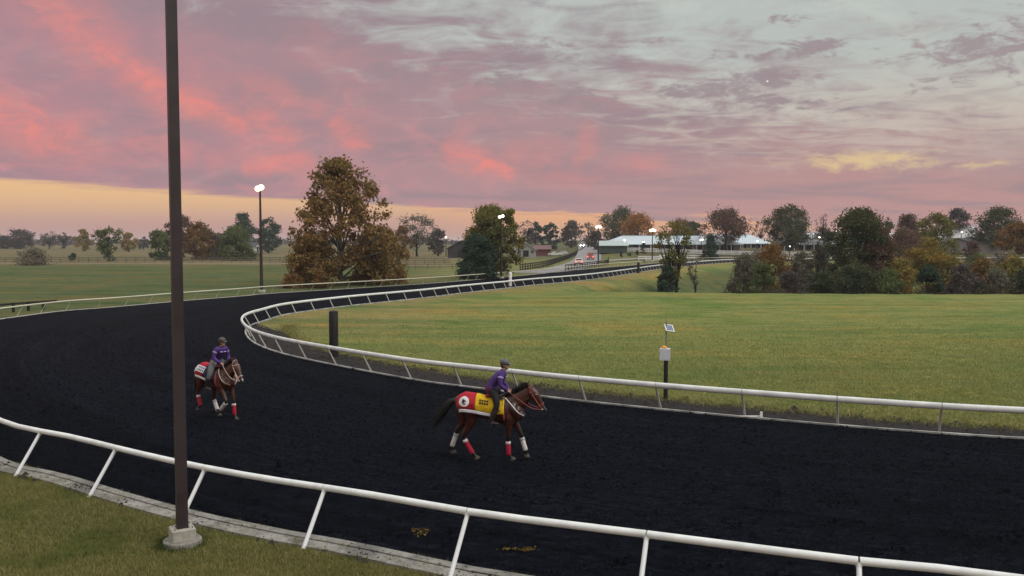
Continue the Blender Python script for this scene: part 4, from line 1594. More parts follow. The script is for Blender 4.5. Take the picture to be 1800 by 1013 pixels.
def vehicle(label, cat, name, loc, rz, color, L=4.6, Wd=1.85, Ht=1.65, tall=False, lit='tail', pickup=False):
    t = thing(name, label, cat, loc, rz)
    paint = mat('paint_%d' % abs(hash(color)) if False else 'car_paint_' + '_'.join(str(int(c * 100)) for c in color), color, .3, .5, coat=.4)
    h = L / 2
    # body, forward is +x
    if pickup:
        prof = [(-h, .38), (-h + .05, 1.0), (-.35, 1.02), (-.30, 1.02), (-.15, Ht), (.75, Ht), (1.25, 1.08), (h - .15, .98), (h, .75), (h, .38)]
    elif tall:
        prof = [(-h, .38), (-h, 1.0), (-h + .18, Ht - .05), (-h + .5, Ht), (.35, Ht), (1.0, 1.08), (h - .12, .95), (h, .70), (h, .38)]
    else:
        prof = [(-h, .40), (-h, .92), (-h + .25, 1.0), (-h + .95, Ht), (.25, Ht), (1.05, .98), (h - .12, .85), (h, .62), (h, .36)]
    mb = MB()
    n = len(prof)
    w2 = Wd / 2
    rows = [(-w2 * .96, 1), (-w2, .985), (w2, .985), (w2 * .96, 1)]
    v, f = [], []
    for yy, s_ in ((-w2, 0), (w2, 0)):
        for x, z in prof:
            inn = .80 if z > 1.2 else 1.0
            v.append((x, yy * inn, z))
    f.append(tuple(range(n)))
    f.append(tuple(range(2 * n - 1, n - 1, -1)))
    for i in range(n):
        j = (i + 1) % n
        f.append((j, i, n + i, n + j))
    mb.add(v, f)
    mb.build('body', paint, t, 30, world=False)
    mb = MB()
    z0, z1 = 1.05, Ht - .12
    xb = prof[2][0] if not pickup else -.28
    mb.box((xb + (.12 if tall else .42 if not pickup else .08) - .10, 0, (z0 + z1) / 2), (.07, Wd * .70, z1 - z0 - .04))
    mb.build('rear_window', glass_dark, t, world=False)
    mb = MB()
    mb.box((.72, 0, (z0 + z1) / 2), (.08, Wd * .70, z1 - z0 - .06))
    mb.build('windscreen', glass_dark, t, world=False)
    for sy in (-1, 1):
        mb = MB()
        mb.box((-.25 if not pickup else .25, sy * Wd * .435, (z0 + z1) / 2 - .02), (1.7 if not pickup else .8, .06, z1 - z0 - .12))
        mb.build('side_window', glass_dark, t, world=False)
        mb = MB()
        mb.box((-h - .015, sy * Wd * .40, .86), (.05, .24, .30 if tall else .18))
        mb.build('tail_light', tail_lit if lit == 'tail' else mat('red_lens', (.25, .02, .02), .3, .4), t, world=False)
        mb = MB()
        mb.ball((h - .02, sy * Wd * .36, .70), (.07, .20, .13), 8, 6)
        mb.build('headlight', head_lit if lit == 'head' else lamp_off, t, True, world=False)
        for sx in (-h + .85, h - .85):
            mb = MB()
            mb.tube([(sx, sy * (w2 - .22), .33), (sx, sy * (w2 + .01), .33)], .33, 16)
            wq = mb.build('wheel', tyre_m, t, 40, world=False)
            mb = MB()
            mb.tube([(sx, sy * (w2 - .02), .33), (sx, sy * (w2 + .03), .33)], .2, 12)
            link('rim', mb.mesh('rim', rim_m), wq)
    mb = MB()
    mb.box((-h - .02, 0, .50), (.06, Wd * .94, .16))
    mb.build('bumper', mat('bumper_dark', (.03, .03, .03), .6, .3), t, world=False)
    mb = MB()
    mb.box((-h - .03, 0, .78), (.02, .5, .13))
    mb.build('number_plate', mat('plate', (.5, .5, .5), .5, .3), t, world=False)
    return t


def on_road(Y, side):
    i = int(np.argmin(np.abs(ROAD_A[:, 1] - Y)))
    d = ROAD_A[min(i + 1, len(ROAD_A) - 1)] - ROAD_A[i - 1]
    d = d / np.linalg.norm(d)
    n = np.array([d[1], -d[0]])
    p = ROAD_A[i] + n * side
    return (p[0], p[1], ROAD_Z[i] + .005), math.atan2(d[1], d[0])


l, a = on_road(196, 1.4)
l = (atY(1017, 466, 196).x, 196, l[2])
vehicle('pale car with lit red tail lights nearest on the access road', 'car', 'car', l, a + .12, (.50, .36, .33))
l, a = on_road(248, 1.2)
l = (atY(1038, 456, 248).x, 248, l[2])
vehicle('taller red vehicle with lit tail lights following the pale car up the road', 'van', 'van', l, a, (.30, .10, .08), Ht=2.1, tall=True)
l, a = on_road(385, -1.2)
l = (atY(1023, 446, 385).x, 385, l[2])
vehicle('oncoming car on the access road with dazzling headlights', 'car', 'car', l, a + math.pi, (.25, .25, .27), lit='head')
pq = atY(976, 443, 318)
vehicle('pale pickup truck parked in the pasture near the red shed', 'pickup truck', 'pickup_truck', (pq.x, 318, H(pq.x, 318)), R(175), (.60, .61, .60), L=5.4, lit='', pickup=True)
pq = atY(988, 443, 322)
vehicle('second pale car parked past the pickup truck', 'car', 'car', (pq.x, 322, H(pq.x, 322)), R(172), (.48, .49, .48), lit='')
pq = atY(1744, 424, 262)
vehicle('white van parked by the grey metal shed', 'van', 'van', (pq.x, 258, H(pq.x, 258) + .1), R(170), (.62, .63, .60), tall=True, Ht=2.1, lit='')

# ------------------------------------------------------------------ lit lamps
lamp_glow = mat('lamp_glow', (1, 1, 1), .4, .3, emit=((1.0, .88, .66), 6.0))
lamp_cool = mat('lamp_cool', (1, 1, 1), .4, .3, emit=((1.0, .93, .80), 5.0))
lamp_halo = mat('lamp_halo', (.9, .85, .75), .5, .3, emit=((1.0, .84, .58), 1.35))  # weaker warm emission that imitates glare round the bulb
lamp_shell = mat('lamp_shell', (.05, .045, .045), .5, .4)


def flood_pole(label, px, py_lamp, Y, base_py=None, heads=4, rad=.24, hw=.95, glow=None, group=None, poleh=None):
    p = atY(px, py_lamp, Y)
    z0 = H(p.x, Y)
    t = thing('flood_light_pole', label, 'light pole', (p.x, Y, z0), 0, group)
    h = p.z - z0
    mb = MB()
    mb.tube([(0, 0, -.3), (0, 0, h * .5), (0, 0, h - .1)], [.15 + .004 * h, .12 + .003 * h, .10], 8)
    mb.build('shaft', bronze, t, 40, world=False)
    mb = MB()
    mb.lathe([(.42, -.2), (.42, .22), (.36, .28)], seg=14)
    mb.build('footing', grout, t, 40, world=False)
    mb = MB()
    mb.box((0, .12, h), (hw * 1.1, .10, .10))
    mb.build('crossarm', lamp_shell, t, world=False)
    for i in range(heads):
        x = (i - (heads - 1) / 2) * hw / max(heads - 1, 1)
        zz = h + (.10 if i % 2 else -.04)
        mb = MB()
        mb.tube([(x, .12, zz + .05), (x, -.16, zz - .02)], [rad * .6, rad * 1.06], 12)
        s_ = mb.build('lamp_housing', lamp_shell, t, 40, world=False)
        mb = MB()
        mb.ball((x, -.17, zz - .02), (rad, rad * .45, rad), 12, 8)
        link('lens', mb.mesh('lens', lamp_halo, True), s_)  # halo of glare, added as a wide glowing lens behind the core
        mb = MB()
        mb.ball((x, -.17 - rad * .38, zz - .02), (rad * .62, rad * .30, rad * .62), 12, 8)
        link('bulb', mb.mesh('bulb', glow or lamp_glow, True), s_)
    return t


flood_pole('slim pole with brilliant floodlights standing beside the cream rail', 457, 331, 93, heads=2, rad=.36, hw=.36)
flood_pole('floodlight shining through the crown of the olive tree', 881, 381, 128, heads=2, rad=.26, hw=.45, glow=lamp_cool)
flood_pole('floodlight pole between access road and barns', 1052, 399, 195, heads=3, rad=.34, hw=.8, glow=lamp_cool)
flood_pole('floodlight in front of the orange tree and longest barn roof', 1147, 405, 235, heads=3, rad=.45, hw=1.1)
flood_pole('dim lamp on a short pole beside the dark plank barn', 784, 417, 290, heads=1, rad=.34, hw=.3, glow=lamp_cool)
flood_pole('lamp on a short pole before the second barn', 1331, 424, 300, heads=1, rad=.36, hw=.3, glow=lamp_cool)
flood_pole('small lamp before the low dull grey barn', 1388, 433, 280, heads=1, rad=.24, hw=.3, glow=lamp_cool)
flood_pole('lamp glinting through the bare pinkish tree', 1470, 406, 300, heads=1, rad=.28, hw=.3, glow=lamp_cool)
flood_pole('lower lamp glinting beside the bare pinkish tree', 1440, 417, 300, heads=1, rad=.34, hw=.3)
flood_pole('yellowish lamp at the corner of the second barn', 1233, 422, 290, heads=2, rad=.34, hw=.6)
flood_pole('lamp near the white gabled house', 1690, 408, 290, heads=1, rad=.3, hw=.3, glow=lamp_cool)


def wall_lamp(label, px, py, Y):
    p = atY(px, py, Y)
    t = thing('yard_lamp', label, 'lamp', (p.x, Y, H(p.x, Y)))
    h = p.z - H(p.x, Y)
    mb = MB()
    mb.tube([(0, 0, -.2), (0, 0, h - .1)], .06, 6)
    mb.build('shaft', lamp_shell, t, world=False)
    mb = MB()
    mb.ball((0, -.1, h), (.32, .2, .32), 10, 8)
    mb.build('lens', lamp_cool, t, True, world=False)
    mb = MB()
    mb.lathe([(.38, h + .2), (.3, h + .34), (.08, h + .40)], seg=10)
    mb.build('hood', lamp_shell, t, 40, world=False)


wall_lamp('small yard lamp before the longest barn roof', 1098, 422, 286)
wall_lamp('small yard lamp above the dark square bush by the barn', 1131, 426, 284)

# ------------------------------------------------------------------ horses and riders
def remesh(mb, name, m, voxel, parent, smooth_it=6, fac=.5):
    """melt overlapping limbs into one continuous skin"""
    me = mb.mesh(name + '_src')
    o = bpy.data.objects.new(name + '_src', me)
    COL.objects.link(o)
    r = o.modifiers.new('r', 'REMESH')
    r.mode = 'VOXEL'
    r.voxel_size = voxel
    s_ = o.modifiers.new('s', 'SMOOTH')
    s_.factor = fac
    s_.iterations = smooth_it
    dg = bpy.context.evaluated_depsgraph_get()
    ev = o.evaluated_get(dg)
    new = bpy.data.meshes.new_from_object(ev)
    new.name = name
    bpy.data.objects.remove(o)
    bpy.data.meshes.remove(me)
    new.materials.clear()
    for q in (m if isinstance(m, (list, tuple)) else [m]):
        new.materials.append(q)
    new.shade_smooth()
    return link(name, new, parent)


def dense(pts, k=4):
    """smooth a chain of (x, y, z, r...) tuples"""
    P = [np.array(p, float) for p in pts]
    out = []
    for i in range(len(P) - 1):
        p0, p1, p2, p3 = P[max(i - 1, 0)], P[i], P[i + 1], P[min(i + 2, len(P) - 1)]
        for j in range(k):
            t = j / k
            out.append(.5 * (2 * p1 + (p2 - p0) * t + (2 * p0 - 5 * p1 + 4 * p2 - p3) * t * t + (3 * p1 - p0 - 3 * p2 + p3) * t ** 3))
    out.append(P[-1])
    return out


def limb(mb, chain, seg=12, side=(0, 1, 0), k=4):
    """chain of (x, y, z, r_side, r_other) or (x, y, z, r)"""
    D = dense([c if len(c) == 5 else (*c, c[3]) for c in chain], k)
    mb.tube([d[:3] for d in D], [(max(d[3], .004), max(d[4], .004)) for d in D], seg, side=side)


def coat_material(name, brown, dark, leg_z=.78):
    m = bpy.data.materials.new(name)
    m.use_nodes = True
    t = NT(m.node_tree)
    b = t.n['Principled BSDF']
    b.inputs['Roughness'].default_value = .34
    b.inputs['Specular IOR Level'].default_value = .45
    co = t.new('ShaderNodeTexCoord').outputs['Object']
    x, y, z = t.xyz(co)
    n = t.noise(co, 3.0, 4, .6)
    c = t.mix(t.step(n, .35, .7), tuple(q * .75 for q in brown), tuple(q * 1.25 for q in brown))
    zz = t.m('ADD', z, t.m('MULTIPLY', t.m('SUBTRACT', n, .5), .25))
    c = t.mix(t.step(zz, leg_z, leg_z - .22), c, dark)
    muzzle = t.m('MULTIPLY', t.step(x, .98, 1.08), t.step(z, 1.55, 1.40))
    c = t.mix(muzzle, c, dark)
    t.l.new(c, b.inputs['Base Color'])
    return m


TR = [(-1.20, 1.34, .09, .14), (-1.12, 1.37, .20, .23), (-.95, 1.385, .275, .285), (-.70, 1.36, .285, .285), (-.40, 1.305, .28, .29), (-.10, 1.25, .275, .325),
      (.14, 1.24, .245, .34), (.30, 1.24, .21, .31), (.44, 1.25, .15, .22), (.52, 1.26, .07, .11)]


def trunk_at(x):
    xs = [q[0] for q in TR]
    return tuple(np.interp(x, xs, [q[k] for q in TR]) for k in (1, 2, 3))


def on_trunk(x, th, off):
    """a place on the barrel: th = 0 along the back, + towards the horse's left"""
    zc, ry, rz = trunk_at(x)
    ry, rz = ry + off, rz + off
    return (x, ry * math.sin(th), zc + rz * math.cos(th))


def cloth_patch(name, m, parent, x0, x1, th0, th1, off, nx=14, nt=24, flare=.02, thick=.008, hem=None):
    mb = MB()
    v, f = [], []
    for lay in (0, 1):
        for i in range(nx + 1):
            x = x0 + (x1 - x0) * i / nx
            for j in range(nt + 1):
                th = th0 + (th1 - th0) * j / nt
                fl = flare * max(0, abs(th) - 1.0)
                w = .006 * math.sin(x * 19 + th * 3)
                p = on_trunk(x, th, off + fl + w - lay * thick)
                if abs(th) > 1.35:
                    # hangs straight below the widest part
                    pw = on_trunk(x, math.copysign(1.35, th), off + flare * .35 + w - lay * thick)
                    p = (x, pw[1] - math.copysign(.01, th) * (abs(th) - 1.35), pw[2] - (abs(th) - 1.35) * .34)
                v.append(p)
    N = (nx + 1) * (nt + 1)
    for i in range(nx):
        for j in range(nt):
            a = i * (nt + 1) + j
            f.append((a, a + nt + 1, a + nt + 2, a + 1))
            f.append((N + a, N + a + 1, N + a + nt + 2, N + a + nt + 1))
    for j in range(nt):
        a = j
        f.append((a, a + 1, N + a + 1, N + a))
        a = nx * (nt + 1) + j
        f.append((a + 1, a, N + a, N + a + 1))
    for i in range(nx):
        a = i * (nt + 1)
        f.append((a + nt + 1, a, N + a, N + a + nt + 1))
        a = i * (nt + 1) + nt
        f.append((a, a + nt + 1, N + a + nt + 1, N + a))
    mb.add(v, f)
    return mb.build(name, m, parent, True, world=False)


RED_CLOTH = mat('red_cloth', (.34, .016, .030), .8, .15, var=.25, vscale=5, bump=.02, bscale=7)
YELLOW_CLOTH = mat('yellow_cloth', (.58, .36, .014), .8, .15, var=.25, vscale=5, bump=.02, bscale=7)
WHITE_CLOTH = mat('white_cloth', (.62, .61, .62), .8, .15, var=.06, vscale=12)
NAVY_CLOTH = mat('navy_cloth', (.030, .024, .055), .8, .15, var=.15, vscale=10)
RED_WRAP = mat('red_wrap', (.36, .016, .040), .7, .2, var=.1, vscale=14)
WHITE_WRAP = mat('white_wrap', (.58, .56, .54), .75, .2, var=.08, vscale=14)
BLACK_HAIR = mat('black_hair', (.008, .007, .007), .6, .3)
HOOF = mat('hoof', (.055, .047, .042), .6, .3)
EYE = mat('eye_dark', (.006, .005, .005), .08, .6)
LEATHER_RED = mat('red_leather', (.24, .050, .045), .5, .3)
LEATHER_PALE = mat('pale_strap', (.50, .36, .33), .6, .3)
LEATHER_DARK = mat('dark_leather', (.018, .014, .013), .45, .4)
STEEL = mat('bit_steel', (.5, .5, .5), .3, .5, metal=1.0)


def strap(name, pts, r, m, parent, flat=.45, closed=False, k=4):
    D = dense([(*p, r) for p in pts], k)
    mb = MB()
    mb.tube([d[:3] for d in D], [(r, r * flat)] * len(D), 6)
    return mb.build(name, m, parent, True, world=False)


def horse(label, loc, rz, coat, dark, legs, wraps, tail, cloth, strapm, yoke, star=False, mane_up=.0, head_drop=.10):
    t = thing('horse', label, 'horse', loc, rz)
    mb = MB()
    # barrel
    D = dense([(x, 0, zc, ry, rz_) for x, zc, ry, rz_ in TR], 4)
    mb.tube([d[:3] for d in D], [(d[3], d[4]) for d in D], 20, side=(0, 1, 0))
    # withers and croup
    limb(mb, [(-.25, 0, 1.50, .10, .06), (.02, 0, 1.555, .075, .075), (.22, 0, 1.56, .07, .08), (.40, 0, 1.52, .05, .06)])
    limb(mb, [(-1.05, 0, 1.50, .12, .12), (-.85, 0, 1.56, .15, .10), (-.55, 0, 1.53, .14, .09)])
    # shoulders, breast, forearms, ribs and quarters
    for sy in (-1, 1):
        limb(mb, [(.30, sy * .13, 1.50, .04, .07), (.26, sy * .205, 1.36, .055, .10), (.34, sy * .19, 1.20, .06, .09), (.40, sy * .13, 1.10, .05, .06)], 10)
        limb(mb, [(.14, sy * .19, 1.22, .05, .10), (.17, sy * .20, 1.08, .05, .09), (.18, sy * .175, .96, .05, .07)], 10)
        mb.ball((.45, sy * .085, 1.17), (.09, .075, .13), 10, 8)
        limb(mb, [(-.62, sy * .20, 1.50, .05, .05), (-.70, sy * .255, 1.36, .06, .11), (-.78, sy * .235, 1.18, .055, .11), (-.84, sy * .19, 1.04, .05, .08)], 10)
        limb(mb, [(-1.02, sy * .17, 1.45, .08, .08), (-1.09, sy * .18, 1.28, .08, .10), (-1.06, sy * .165, 1.08, .06, .09), (-1.03, sy * .155, .92, .05, .06)], 10)
        limb(mb, [(.30, sy * .085, 1.42, .03, .05), (.45, sy * .072, 1.52, .03, .05), (.62, sy * .055, 1.68, .025, .04)], 8)
    # neck and head
    limb(mb, [(.10, 0, 1.30, .17, .27), (.28, 0, 1.45, .125, .235), (.45, 0, 1.62, .095, .185), (.58, 0, 1.78, .078, .145), (.67, 0, 1.88, .068, .11)], 16)
    limb(mb, [(.60, 0, 1.93, .058, .06), (.68, 0, 1.86, .088, .115), (.77, 0, 1.74, .092, .135), (.85, 0, 1.62, .075, .105), (.93, 0, 1.50, .056, .078),
              (1.00, 0, 1.40, .052, .066), (1.045, 0, 1.345, .048, .055), (1.065, 0, 1.315, .030, .035)], 14)
    limb(mb, [(.97, 0, 1.36, .036, .04), (1.03, 0, 1.30, .034, .028)], 10)          # lower lip
    for sy in (-1, 1):
        limb(mb, [(.74, sy * .055, 1.70, .035, .08), (.80, sy * .06, 1.63, .025, .05)], 8)      # cheek
        limb(mb, [(.60, sy * .055, 1.95, .028, .022), (.60, sy * .066, 2.01, .034, .020), (.615, sy * .066, 2.08, .020, .012), (.625, sy * .062, 2.115, .006, .005)], 8)   # ear
        mb.ball((.795, sy * .088, 1.765), (.035, .018, .028), 8, 6)
    for ch in legs:
        limb(mb, ch, 12)
    body = remesh(mb, 'body', coat_material('coat_' + label.split()[0] + '_%d' % int(loc[1]), coat, dark), .0155, t, 3)
    for ch in legs:
        # hoof at the end of each leg, toe along the pastern
        a, b = Vector(ch[-2][:3]), Vector(ch[-1][:3])
        d = (b - a).normalized()
        hb = MB()
        hb.tube([b - d * .012, b + d * .035, b + d * .075], [(.052, .058), (.063, .072), (.070, .085)], 12, side=(0, 1, 0))
        hb.build('hoof', HOOF, t, True, world=False)
    # wraps on the cannons
    for (i, kind) in wraps:
        ch = legs[i]
        f = len(ch) - 3
        a, b = Vector(ch[f - 2][:3]), Vector(ch[f][:3])
        d = (b - a)
        w = MB()
        m_ = RED_WRAP if kind == 'red' else WHITE_WRAP
        q0, q1 = a + d * .04, b + d * .10
        w.tube([q0, q0.lerp(q1, .12), q0.lerp(q1, .5), q0.lerp(q1, .9), q1], [.056, .062, .060, .064, .054], 12)
        wo = w.build('leg_wrap', m_, t, True, world=False)
        w = MB()
        q2 = q0.lerp(q1, -.03)
        q3 = q0.lerp(q1, .16)
        w.tube([q2, q3], [.064, .067], 12)
        link('wrap_band', w.mesh('wrap_band', mat('wrap_band_pale', (.60, .50, .50), .7, .2) if kind == 'red' else mat('wrap_band_grey', (.42, .40, .38), .7, .2), True), wo)
    # mane, forelock, tail
    rng = np.random.default_rng(int(loc[1] * 10))
    mb = MB()
    crest = dense([(.16, 0, 1.60), (.30, 0, 1.70), (.43, 0, 1.80), (.54, 0, 1.90), (.60, 0, 1.97)], 8)
    mb.tube([Vector(c) - Vector((0, 0, .015)) for c in crest], [(.022, .035)] * len(crest), 6, side=(0, 1, 0))
    for c in crest:
        for _ in range(5):
            s_ = rng.choice((-1, -1, 1)) * rng.uniform(.3, 1)
            o = Vector(c) + Vector((rng.normal(0, .02), 0, 0))
            lift = rng.uniform(-.02, .07) + mane_up * rng.uniform(.2, 1)
            e1 = o + Vector((-.05, s_ * .05, lift * .8 + .01))
            e2 = o + Vector((-.10 - rng.uniform(0, .06), s_ * .10, lift - rng.uniform(.04, .12)))
            mb.tube([o, e1, e2], [.016, .013, .003], 5)
    mb.build('mane', BLACK_HAIR, t, True, world=False)
    mb = MB()
    for _ in range(9):
        s_ = rng.uniform(-.04, .04)
        mb.tube([(.62, s_ * .5, 1.975), (.70, s_, 1.94), (.75 + rng.uniform(-.02, .02), s_ * 1.3, 1.86 - rng.uniform(0, .05))], [.014, .014, .004], 5)
    mb.build('forelock', BLACK_HAIR, t, True, world=False)
    mb = MB()
    limb(mb, [(*p, r) for p, r in zip(tail, (.050, .068, .085, .090, .070, .03))], 10)
    for _ in range(34):
        sc_ = rng.uniform(.9, 1.08)
        o = rng.normal(0, 1, 3) * np.array((.065, .07, .07))
        pts = []
        for i, p in enumerate(tail):
            f = i / (len(tail) - 1)
            q = np.array(p) + o * min(1, f * 1.6) + (np.array(p) - np.array(tail[0])) * (sc_ - 1)
            pts.append((*q, .020 * (1 - f) + .004 if f > .1 else .012))
        limb(mb, pts, 5, k=2)
    mb.build('tail', BLACK_HAIR, t, True, world=False)
    for sy in (-1, 1):
        mb = MB()
        mb.ball((.800, sy * .094, 1.768), (.024, .014, .019), 10, 8)
        mb.build('eye', EYE, t, True, world=False)
        mb = MB()
        mb.ball((1.045, sy * .036, 1.355), (.016, .010, .013), 8, 6)
        mb.build('nostril', EYE, t, True, world=False)
    if star:
        mb = MB()
        mb.ball((.843, 0, 1.785), (.020, .034, .052), 10, 8)
        mb.build('star_mark', WHITE_CLOTH, t, True, world=False)
        mb = MB()
        mb.ball((1.035, 0, 1.425), (.020, .030, .05), 10, 8)
        mb.build('snip_mark', mat('pink_white', (.60, .50, .46), .7, .2), t, True, world=False)
    # bridle
    def loop(name, c, ax, ra, rb, m, r=.012):
        c = Vector(c)
        ax = Vector(ax).normalized()
        u = Vector((0, 1, 0))
        w = ax.cross(u).normalized()
        mb = MB()
        n = 20
        pts = [c + u * (ra * math.cos(2 * math.pi * i / n)) + w * (rb * math.sin(2 * math.pi * i / n)) for i in range(n + 1)]
        mb.tube(pts, [(r, r * .7)] * len(pts), 6)
        return mb.build(name, m, t, True, world=False)
    hd = (.57, 0, -.82)
    loop('noseband', (.922, 0, 1.515), hd, .066, .088, strapm, .016)
    loop('browband', (.705, 0, 1.835), (.35, 0, -.94), .096, .118, strapm, .013)
    loop('headpiece', (.66, 0, 1.90), (.85, 0, -.35), .080, .125, strapm, .013)
    for sy in (-1, 1):
        strap('cheek_strap', [(.66, sy * .085, 1.86), (.76, sy * .102, 1.72), (.86, sy * .085, 1.56), (.95, sy * .066, 1.44)], .014, strapm, t)
        mb = MB()
        mb.lathe([(.026, -.006), (.034, 0), (.026, .006)], seg=12)
        o = mb.build('bit_ring', STEEL, t, True, world=False)
        o.location = (.965, sy * .066, 1.40)
        o.rotation_euler = (math.pi / 2, 0, 0)
        strap('rein', [(.965, sy * .07, 1.40), (.70, sy * .15, 1.46), (.42, sy * .15, 1.60), (.17, sy * .09, 1.735)], .011, LEATHER_PALE if star else LEATHER_RED, t)
        strap('yoke_strap', [(.08, sy * .15, 1.60), (.24, sy * .255, 1.46), (.42, sy * .245, 1.26), (.545, sy * .08, 1.14)], .014, yoke, t)
        strap('girth', [on_trunk(.02, sy * .6, .012), on_trunk(.04, sy * 1.2, .014), on_trunk(.06, sy * 2.0, .012), on_trunk(.06, sy * 3.1, .012)], .035, LEATHER_RED, t, .25)
    # saddle
    mb = MB()
    limb(mb, [(-.34, 0, 1.625, .13, .03), (-.22, 0, 1.610, .15, .035), (-.06, 0, 1.61, .13, .04), (.07, 0, 1.66, .07, .04), (.11, 0, 1.68, .04, .03)], 12)
    for sy in (-1, 1):
        limb(mb, [(-.08, sy * .12, 1.585, .02, .16), (-.06, sy * .25, 1.42, .018, .15), (-.04, sy * .295, 1.28, .012, .10)], 10, side=(0, 0, 1))
    mb.build('saddle', LEATHER_DARK, t, True, world=False)
    mb = MB()
    limb(mb, [(-.42, 0, 1.625, .18, .018), (-.34, 0, 1.655, .19, .035), (-.24, 0, 1.648, .17, .03), (-.2, 0, 1.64, .15, .015)], 12)
    mb.build('saddle_towel', RED_CLOTH, t, True, world=False)
    for sy in (-1, 1):
        strap('stirrup_leather', [(-.10, sy * .30, 1.40), (-.18, sy * .345, 1.20), (-.23, sy * .37, 1.03)], .010, LEATHER_DARK, t)
        mb = MB()
        n = 14
        pts = [(-.23, sy * .37 + .055 * math.sin(2 * math.pi * i / n), .985 + .06 * math.cos(2 * math.pi * i / n)) for i in range(n + 1)]
        mb.tube(pts, .008, 5)
        mb.build('stirrup', STEEL, t, True, world=False)
    cloth(t)
    # carry the head lower and further out
    for o in t.children:
        if o.type != 'MESH' or o.name.split('.')[0] in ('leg_wrap', 'hoof', 'tail'):
            continue
        def drop(x, z):
            return head_drop * float(sm(x, .12, .75)) * float(sm(z, 1.15, 1.45))
        if o.location.length > .01:
            o.location.z -= head_drop if o.location.x > .8 else 0
            o.location.x += .03 if o.location.x > .8 else 0
            continue
        for v in o.data.vertices:
            if v.co.x > .12 and v.co.z > 1.15:
                k = drop(v.co.x, v.co.z)
                v.co.z -= k
                v.co.x += k * .35
    return t


def disc_on(name, m, parent, x, th, r, off, hole=0.0):
    """round print following the barrel, both sides drawn by the caller"""
    mb = MB()
    v, f = [], []
    n = 20
    zc, ry, rz_ = trunk_at(x)
    k = 1.0 / ((ry + rz_) * .5 + .05)
    for ring in (hole, (hole + 1) / 2, 1.0):
        for i in range(n):
            a = 2 * math.pi * i / n
            v.append(on_trunk(x + r * ring * math.cos(a), th + r * ring * math.sin(a) * k, off))
    for q in range(2):
        for i in range(n):
            j = (i + 1) % n
            f.append((q * n + i, q * n + j, (q + 1) * n + j, (q + 1) * n + i))
    if not hole:
        f.append(tuple(range(n)))
    mb.add(v, f)
    return mb.build(name, m, parent, True, world=False)


def rect_on(name, m, parent, x0, x1, th0, th1, off, skew=0.0):
    mb = MB()
    v, f = [], []
    for i in range(5):
        for j in range(5):
            th = th0 + (th1 - th0) * j / 4
            v.append(on_trunk(x0 + (x1 - x0) * i / 4 + skew * (j / 4 - .5), th, off + .02 * max(0, abs(th) - 1.0)))
    for i in range(4):
        for j in range(4):
            a = i * 5 + j
            f.append((a, a + 5, a + 6, a + 1))
    mb.add(v, f)
    return mb.build(name, m, parent, True, world=False)


BLOCK_INK = mat('dark_lettering', (.030, .022, .016), .8, .1)
RED_INK = mat('red_lettering', (.30, .02, .03), .8, .1)


def cloth_yellow(t):
    c = cloth_patch('saddle_cloth', YELLOW_CLOTH, t, -.67, .06, -1.72, 1.72, .034, 16, 28)
    c['label'] = 'yellow front part of the saddle cloth with a block of dark lettering'
    c = cloth_patch('rump_cloth', RED_CLOTH, t, -1.17, -.665, -1.72, 1.72, .040, 12, 28)
    c['label'] = 'red rear part of the saddle cloth with a white round emblem'
    for sg in (-1, 1):
        h = cloth_patch('cloth_hem', WHITE_CLOTH, t, -1.12, -.22, sg * 1.74, sg * 1.97, .046, 14, 4)
        d = disc_on('emblem', WHITE_CLOTH, t, -.945, sg * 1.16, .135, .062)
        # small figure inside the round emblem
        for a, b, e, g in ((-.99, -.93, 1.02, 1.30), (-.93, -.885, 1.10, 1.18), (-.96, -.90, 1.32, 1.40)):
            rect_on('emblem_print', RED_INK if e > 1.2 else BLOCK_INK, t, a, b, sg * e, sg * g, .066)
        # two rows of dark lettering too small to read
        for row, (e, g) in enumerate(((.80, .96), (1.02, 1.18))):
            for k in range(4):
                x = -.56 + k * .06
                rect_on('lettering', BLOCK_INK, t, x, x + .045, sg * e, sg * g, .050, skew=0)


def cloth_white(t):
    c = cloth_patch('saddle_cloth', NAVY_CLOTH, t, -.62, -.02, -1.60, 1.60, .034, 12, 26)
    c['label'] = 'dark navy front part of the saddle cloth'
    c = cloth_patch('rump_cloth', RED_CLOTH, t, -1.17, -.60, -1.66, 1.66, .040, 12, 28)
    c['label'] = 'red rear part of the saddle cloth with a white lettered panel'
    for sg in (-1, 1):
        cloth_patch('cloth_hem', WHITE_CLOTH, t, -1.05, -.42, sg * 1.66, sg * 1.86, .046, 12, 4)
        rect_on('name_panel', WHITE_CLOTH, t, -.98, -.52, sg * .66, sg * 1.28, .052, skew=0)
        disc_on('emblem', WHITE_CLOTH, t, -1.05, sg * 1.20, .085, .054)
        for row, (e, g) in enumerate(((.76, .92), (1.02, 1.18))):
            for k in range(4):
                x = -.86 + k * .085
                rect_on('lettering', mat('blue_grey_ink', (.16, .17, .26), .8, .1), t, x, x + .06, sg * e, sg * g, .058)


